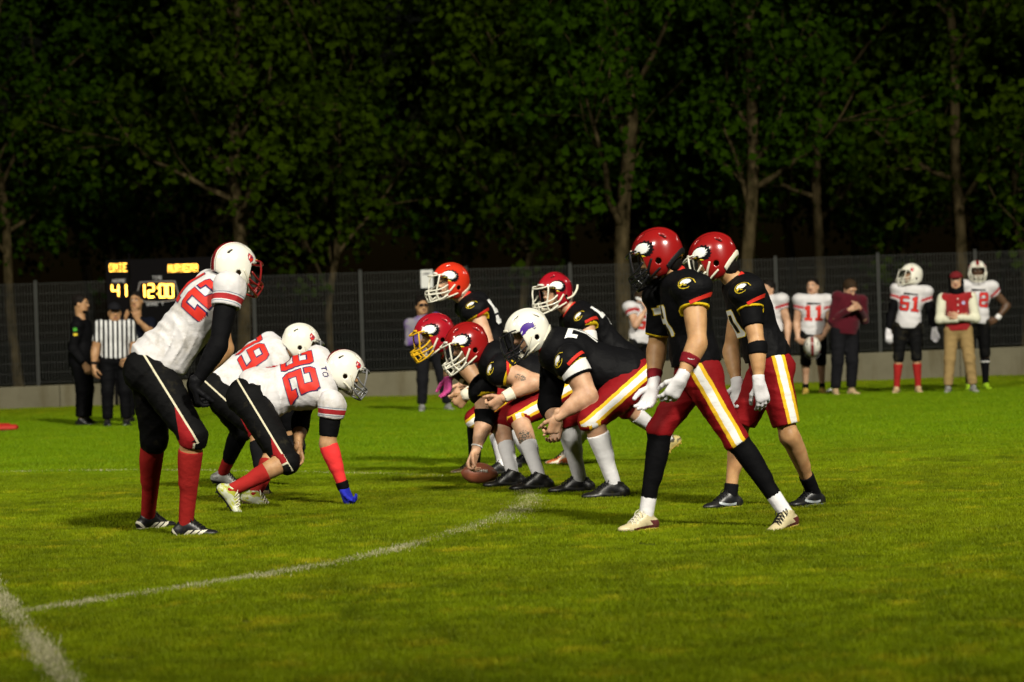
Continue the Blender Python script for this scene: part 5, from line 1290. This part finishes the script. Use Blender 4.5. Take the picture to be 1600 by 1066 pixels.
# number 11 holding his helmet
c = stand('bare headed player number 11 in white holding his helmet upside down in front of him', (1272, 618), 1.72, (1270, 448), (-.45, -1, .05), -92,
    dict(n=dict(el=(-.03, .26, -.2), wr=(.18, .12, -.40), tip=(.23, .02, -.46), th=(0, 0, 1), pose='cup'), f=dict(el=(-.03, .25, -.2), wr=(.04, .24, -.44), tip=(.16, .12, -.50), th=(0, 0, 1), pose='cup')),
    top='football', jersey=JM['white_clean'], pants=JM['pblack'], slv=.12, hem=-.01, sk='fair', seed=83, boots='yellow', sole='gold', socks=[('sock', .31, None, .007, 'blacksock')], group='substitutes in white by the fence')
hair_cap(c, HAIR); chest_number(c, '11', .22, -.05, 0, [ER, ER], cell=.006)
decal('name_print', jb(c), c.C+c.t*.085-c.base, c.l, c.t, .20, .03, lambda u, v: np.where(np.abs(np.sin(u*26)) > .35, 0, -1), [EB], c.jersey, .006, .004, .3)
hp = P(1269, 542, c.base[1]-.30); he = empty('helmet', hp); tag(he, 'white helmet with a red stripe held upside down in front of the player number 11', 'helmet')
build_helmet(he, Matrix.Rotation(D2R(-95), 4, 'Z') @ Matrix.Rotation(D2R(118), 4, 'Y'), 'striped', 'grey', 'flame', 'open', brow=cream_strap)
# man in maroon
c = stand('man in a maroon sweatshirt and dark trousers looking down at his hands', (1318, 619), 1.76, (1328, 452), (.45, -.85, -.55), -75,
    dict(n=dict(el=(-.02, .24, -.2), wr=(.25, .06, -.02), tip=(.30, -.03, .04), th=(0, 0, 1), pose='fist'), f=dict(el=(-.04, .24, -.2), wr=(.24, .07, -.04), tip=(.30, -.02, .0), th=(0, 0, 1), pose='fist')),
    top='jacket', jersey=CL['maroon'], pants=CL['charcoal'], long=True, slv=.9, hem=-.03, sk='fair', seed=85, boots='pale', sole='white', bulk=1.1)
hair_cap(c, BROWN, 1.12, 5)
solid(c, 'collar', [Cap(c.C+c.t*.15-c.f*.03, c.C+c.t*.18, .085, .075, .02)], .008, CL['maroon'], c.root)
# number 51, helmet pushed up
c = stand('player number 51 in white with helmet and red socks near the fence', (1418, 616), 1.84, (1424, 430), (-.97, -.35, .10), -100,
    dict(n=dict(el=(.0, .27, -.19), wr=(.05, .31, -.42), tip=(.06, .30, -.55), glove='whiteglove', th=(1, 0, 0), bands=[('arm_sleeve', -.3, .22, .006, 'black')]), f=dict(el=(.0, .27, -.19), wr=(.06, .31, -.42), tip=(.08, .30, -.55), glove='whiteglove', th=(1, 0, 0), bands=[('arm_sleeve', -.3, .22, .006, 'black')])),
    top='football', jersey=JM['white_clean'], pants=JM['pblack'], slv=.13, hem=-.02, sk='olive', seed=87, boots='pale', sole='white', socks=[('sock', .09, None, .007, 'redsock')], stance=.30, group='substitutes in white by the fence')
helm(c, shell='white', mask='white', emblem='flame', brow=cream_strap, size=1.1); chest_number(c, '51', .22, -.05, 0, [ER, EN], cell=.006)
decal('name_print', jb(c), c.C+c.t*.085-c.base, c.l, c.t, .20, .03, lambda u, v: np.where(np.abs(np.sin(u*26)) > .35, 0, -1), [EB], c.jersey, .006, .004, .3)
# number 12
c = stand('helmeted player in white with a hand on his hip behind the varsity jacket', (1527, 611), 1.88, (1527, 424), (-.1, -1, 0), -92,
    dict(n=dict(el=(-.04, .40, -.14), wr=(.04, .24, -.32), tip=(.08, .14, -.36), th=(0, 0, 1), pose='rest', bands=[('wristband', .19, .265, .010, 'whitecloth')]), f=dict(el=(-.02, .28, -.2), wr=(.08, .24, -.43), tip=(.1, .2, -.55))),
    top='football', jersey=JM['white_clean'], pants=JM['pblack'], slv=.12, hem=-.01, sk='dark', seed=89, boots='neon', sole='white', socks=[('sock', .06, None, .007, 'blacksock'), ('shin_tape', .10, .13, .011, 'whitecloth')], group='substitutes in white by the fence')
helm(c, shell='striped', mask='white', emblem='flame', brow=cream_strap, size=1.08); chest_number(c, '12', .22, -.05, 0, [ER, EN], cell=.006)
decal('name_print', jb(c), c.C+c.t*.085-c.base, c.l, c.t, .20, .03, lambda u, v: np.where(np.abs(np.sin(u*26)) > .35, 0, -1), [EB], c.jersey, .006, .004, .3)
# varsity jacket
c = stand('man in a red varsity jacket with cream sleeves and khaki trousers, arms folded', (1501, 615), 1.70, (1494, 439), (-.25, -1, -.02), -95,
    dict(n=dict(el=(.04, .26, -.19), wr=(.22, .02, -.17), tip=(.22, -.12, -.13), th=(0, 0, 1), pose='flat'), f=dict(el=(.04, .26, -.19), wr=(.19, .02, -.20), tip=(.19, -.10, -.16), th=(0, 0, 1), pose='flat')),
    top='jacket', jersey=CL['redvest'], pants=CL['khaki'], long=True, slv=.03, hem=.0, sk='fair', seed=91, boots='grey', sole='white', stance=.34)
for k in 'nf':
    a = c.A[k]; solid(c, 'jacket_sleeve', [Cap(a['sh']+c.l*a['s']*.01, a['el'], .078, .062, .03), Cap(a['el'], a['wr'], .062, .048, .03)], .009, CL['cream'], c.root, wr=(.005, 40, 6, None))
T = lambda x, y, z: c.H+c.Rh.T@np.array([x, y, z])
solid(c, 'hood', [Cap(T(-.03, 0, -.02), T(-.035, 0, -.13), .105, .100, .03), Cap(T(.0, 0, -.125), T(.0, 0, -.15), .095, .10, .03), Ell(T(.10, 0, -.01), c.Rh, (.075, .064, .095), .02, sub=True)], .007, CL['black'], c.root)
solid(c, 'cap', [Ell(T(-.008, 0, .048), c.Rh, (.114, .092, .088), .01, cuts=[(T(0, 0, .042), c.Rh.T@np.array([0, 0, -1.]))]), Ell(T(.085, 0, .045), c.Rh, (.070, .070, .010), .01)], .006, CL['greyred'], c.root)
decal('badge', jb(c), c.C+c.l*.08+c.t*.04-c.base, c.l, c.t, .05, .05, lambda u, v: np.where((u-.5)**2+(v-.5)**2 < .25, 0, -1), [EG], c.jersey, .006, .004, .3)
b = MB()
for i in range(4):
    q = c.C+c.t*(.10-.085*i)+c.f*.16-c.base
    b.tube([q, q+c.f*.012], .010, 8)
tag(b.build('snaps', [white_plastic], c.jersey), kind='stuff')

# ------------------------------------------------------------------ scoreboard
YS = 44.9
sb = P(248, 452, YS); W2, H2 = 1.72, 1.02; sx0, sz0 = P(168, 505, YS)[0], P(168, 505, YS)[2]
sx1, sz1 = P(345, 404, YS)[0], P(345, 404, YS)[2]; sz1 = P(250, 404, YS)[2]; sz0 = P(250, 506, YS)[2]
se = empty('scoreboard', ((sx0+sx1)/2, YS, 0)); tag(se, 'dark electronic scoreboard with lit amber team names, 41 and 12:00 behind the official', 'scoreboard')
ox, oy = se.location.x, se.location.y
sbm = plain('scoreboard_case', (.003, .0026, .0028), .7, spec=.04); frm = plain('scoreboard_trim', (.26, .25, .25), .5); lab = plain('scoreboard_lettering', (.42, .42, .42), .6)
b = MB(); xs = P(203, 450, YS)[0]
b.box((sx0-ox, .0, sz0), (xs-.012-ox, .12, sz1)); b.box((xs+.012-ox, .0, sz0), (sx1-ox, .12, sz1)); b.build('case', [sbm], se)
b = MB()
for x in (sx0+.1, xs+.2, sx1-.2): b.box((x-.025-ox, .03, 0), (x+.025-ox, .08, sz0-.003)); b.box((x-.03-ox, -.25, -.01), (x+.03-ox, .35, .03))
b.build('stand', [sbm], se)
b = MB(); b.box((xs-.008-ox, .002, sz1-.1), (xs+.008-ox, .1, sz1+.10)); b.build('cable_duct', [sbm], se)
LED = emit('amber_led', (1.0, .50, .06), 12.0)
def led(txt, pa, pb, rad, name='led_text'):
    """stroke of lit dots between two pixels (lower left, upper right)"""
    a, b_ = P(*pa, YS), P(*pb, YS); g = np.concatenate([np.pad(glyph(ch), ((0, 0), (0, 1))) for ch in txt], 1)[:, :-1]; m = MB(); H, W = g.shape
    for r in range(H):
        for q in range(W):
            if g[r, q]:
                x = a[0]+(b_[0]-a[0])*(q+.5)/W-ox; z = a[2]+(b_[2]-a[2])*(1-(r+.5)/H); m.box((x-rad, -.012, z-rad), (x+rad, -.003, z+rad))
    tag(m.build(name, [LED], se), kind='stuff')
led('OMIE', (171, 425.5), (198, 411), .0046); led('MURVEDRA', (263, 426), (309, 412), .0044)
def seg7(txt, xs_, y0, y1, wpx, r):
    m = MB()
    for ch, xp in zip(txt, xs_):
        a, b_ = P(xp, y1, YS), P(xp+wpx, y0, YS); x0, x1, z0, z1 = a[0]-ox, b_[0]-ox, a[2], b_[2]; zm = (z0+z1)/2
        if ch == ':':
            for z in (zm-.05, zm+.05): m.tube([((x0+x1)/2, -.008, z-.008), ((x0+x1)/2, -.008, z+.008)], r, 6)
            continue
        S_ = dict(a=((x0, z1), (x1, z1)), d=((x0, z0), (x1, z0)), g=((x0, zm), (x1, zm)), b=((x1, zm), (x1, z1)), c=((x1, z0), (x1, zm)), e=((x0, z0), (x0, zm)), f=((x0, zm), (x0, z1)))
        for s in SEGS[ch]:
            (xa, za), (xb, zb) = S_[s]; m.tube([(xa, -.008, za), (xb, -.008, zb)], r, 6)
    tag(m.build('led_digits', [LED], se), kind='stuff')
seg7('41', (175.5, 187.5), 445, 463.5, 9.5, .010); seg7('12:00', (217.5, 232, 242, 250, 262), 444.5, 464.5, 8, .0095)
def label(txt, pa, pb):
    a, b_ = P(*pa, YS), P(*pb, YS); g = np.concatenate([np.pad(glyph(ch), ((0, 0), (0, 1))) for ch in txt], 1)[:, :-1]; m = MB(); H, W = g.shape
    for r in range(H):
        for q in range(W):
            if g[r, q]: x0_, x1_ = a[0]+(b_[0]-a[0])*q/W-ox, a[0]+(b_[0]-a[0])*(q+1)/W-ox; z0_, z1_ = a[2]+(b_[2]-a[2])*(1-(r+1)/H), a[2]+(b_[2]-a[2])*(1-r/H); m.box((x0_, -.004, z0_), (x1_, -.001, z1_))
    tag(m.build('lettering', [lab], se), kind='stuff')
label('HOME', (176, 442), (196, 436)); label('TIME', (238, 437), (253, 431)); label('GAME T', (229, 478), (256, 472.5))
b = MB(); q0, q1 = P(218.5, 470, YS), P(274, 439.5, YS); cs = .05
b.tube(catmull([(q0[0]-ox, -.006, q0[2]), (q0[0]-ox, -.006, q1[2]-cs), (q0[0]+cs*.3-ox, -.006, q1[2]-cs*.3), (q0[0]+cs-ox, -.006, q1[2]), (q1[0]-cs-ox, -.006, q1[2]), (q1[0]-cs*.3-ox, -.006, q1[2]-cs*.3), (q1[0]-ox, -.006, q1[2]-cs), (q1[0]-ox, -.006, q0[2])], 4, True), .008, 5, closed=True)
b.build('clock_frame', [frm], se)

# ------------------------------------------------------------------ small things on the turf
rp = plain('red_vinyl', (.36, .022, .014), .5); bkp = plain('black_rubber', (.012, .012, .012), .6)
g0, g1 = G(-16, 676), G(36, 673); Yp = g0[1]
pe = empty('field_pad', ((g0[0]+g1[0])/2, Yp, 0)); tag(pe, 'low red pad lying on the turf at the left edge', 'pad')
wv = (g1[0]-g0[0])/2
solid_c = Ctx(); solid_c.base = np.array([(g0[0]+g1[0])/2, Yp, 0])
bv_, bf_ = sdf_mesh([Cap((-wv+.05, -.06, .055), (wv-.06, .05, .05), .05, .045, .02, sq=(np.array([0, 1., 0]), 2.4)), Cap((-wv+.1, .05, .075), (wv*.2, .1, .07), .04, .04, .03)], .008, cuts=[((0, 0, .012), (0, 0, -1.))])
link('cover', mesh_np('cover', bv_, bf_, [rp]), pe)
b = MB(); b.box((-.02, -.17, -.004), (wv-.10, -.05, .028)); b.box((-wv+.05, -.10, -.004), (wv-.03, .12, .0115)); b.build('rubber_foot', [bkp], pe)
def scrap(px, py, size, label, seed, mat):
    g = G(px, py); rng = np.random.default_rng(seed); pr = []
    for i in range(7):
        a, d = rng.normal(0, size*.35, 3), rng.normal(0, size*.3, 3); a[2] = abs(a[2])*.6+.02; d[2] = abs(d[2])*.6+.02
        pr.append(Cap(a, d, size*.2, size*.12, .01))
    v, f = sdf_mesh(pr, .007, cuts=[((0, 0, 0), (0, 0, -1.))], wr=(.007, 80, seed, None)); o = link('plastic_bag', mesh_np('plastic_bag', v, f, [mat])); o.location = g; tag(o, label, 'bag')
pb = plain('thin_white_plastic', (.50, .50, .47), .35, bumpy=.4)
scrap(1563, 588, .16, 'crumpled white plastic bag by the wall at the right edge', 3, pb); scrap(1296, 615, .11, 'small crumpled pale bag on the grass beside the feet of number 11', 5, pb)
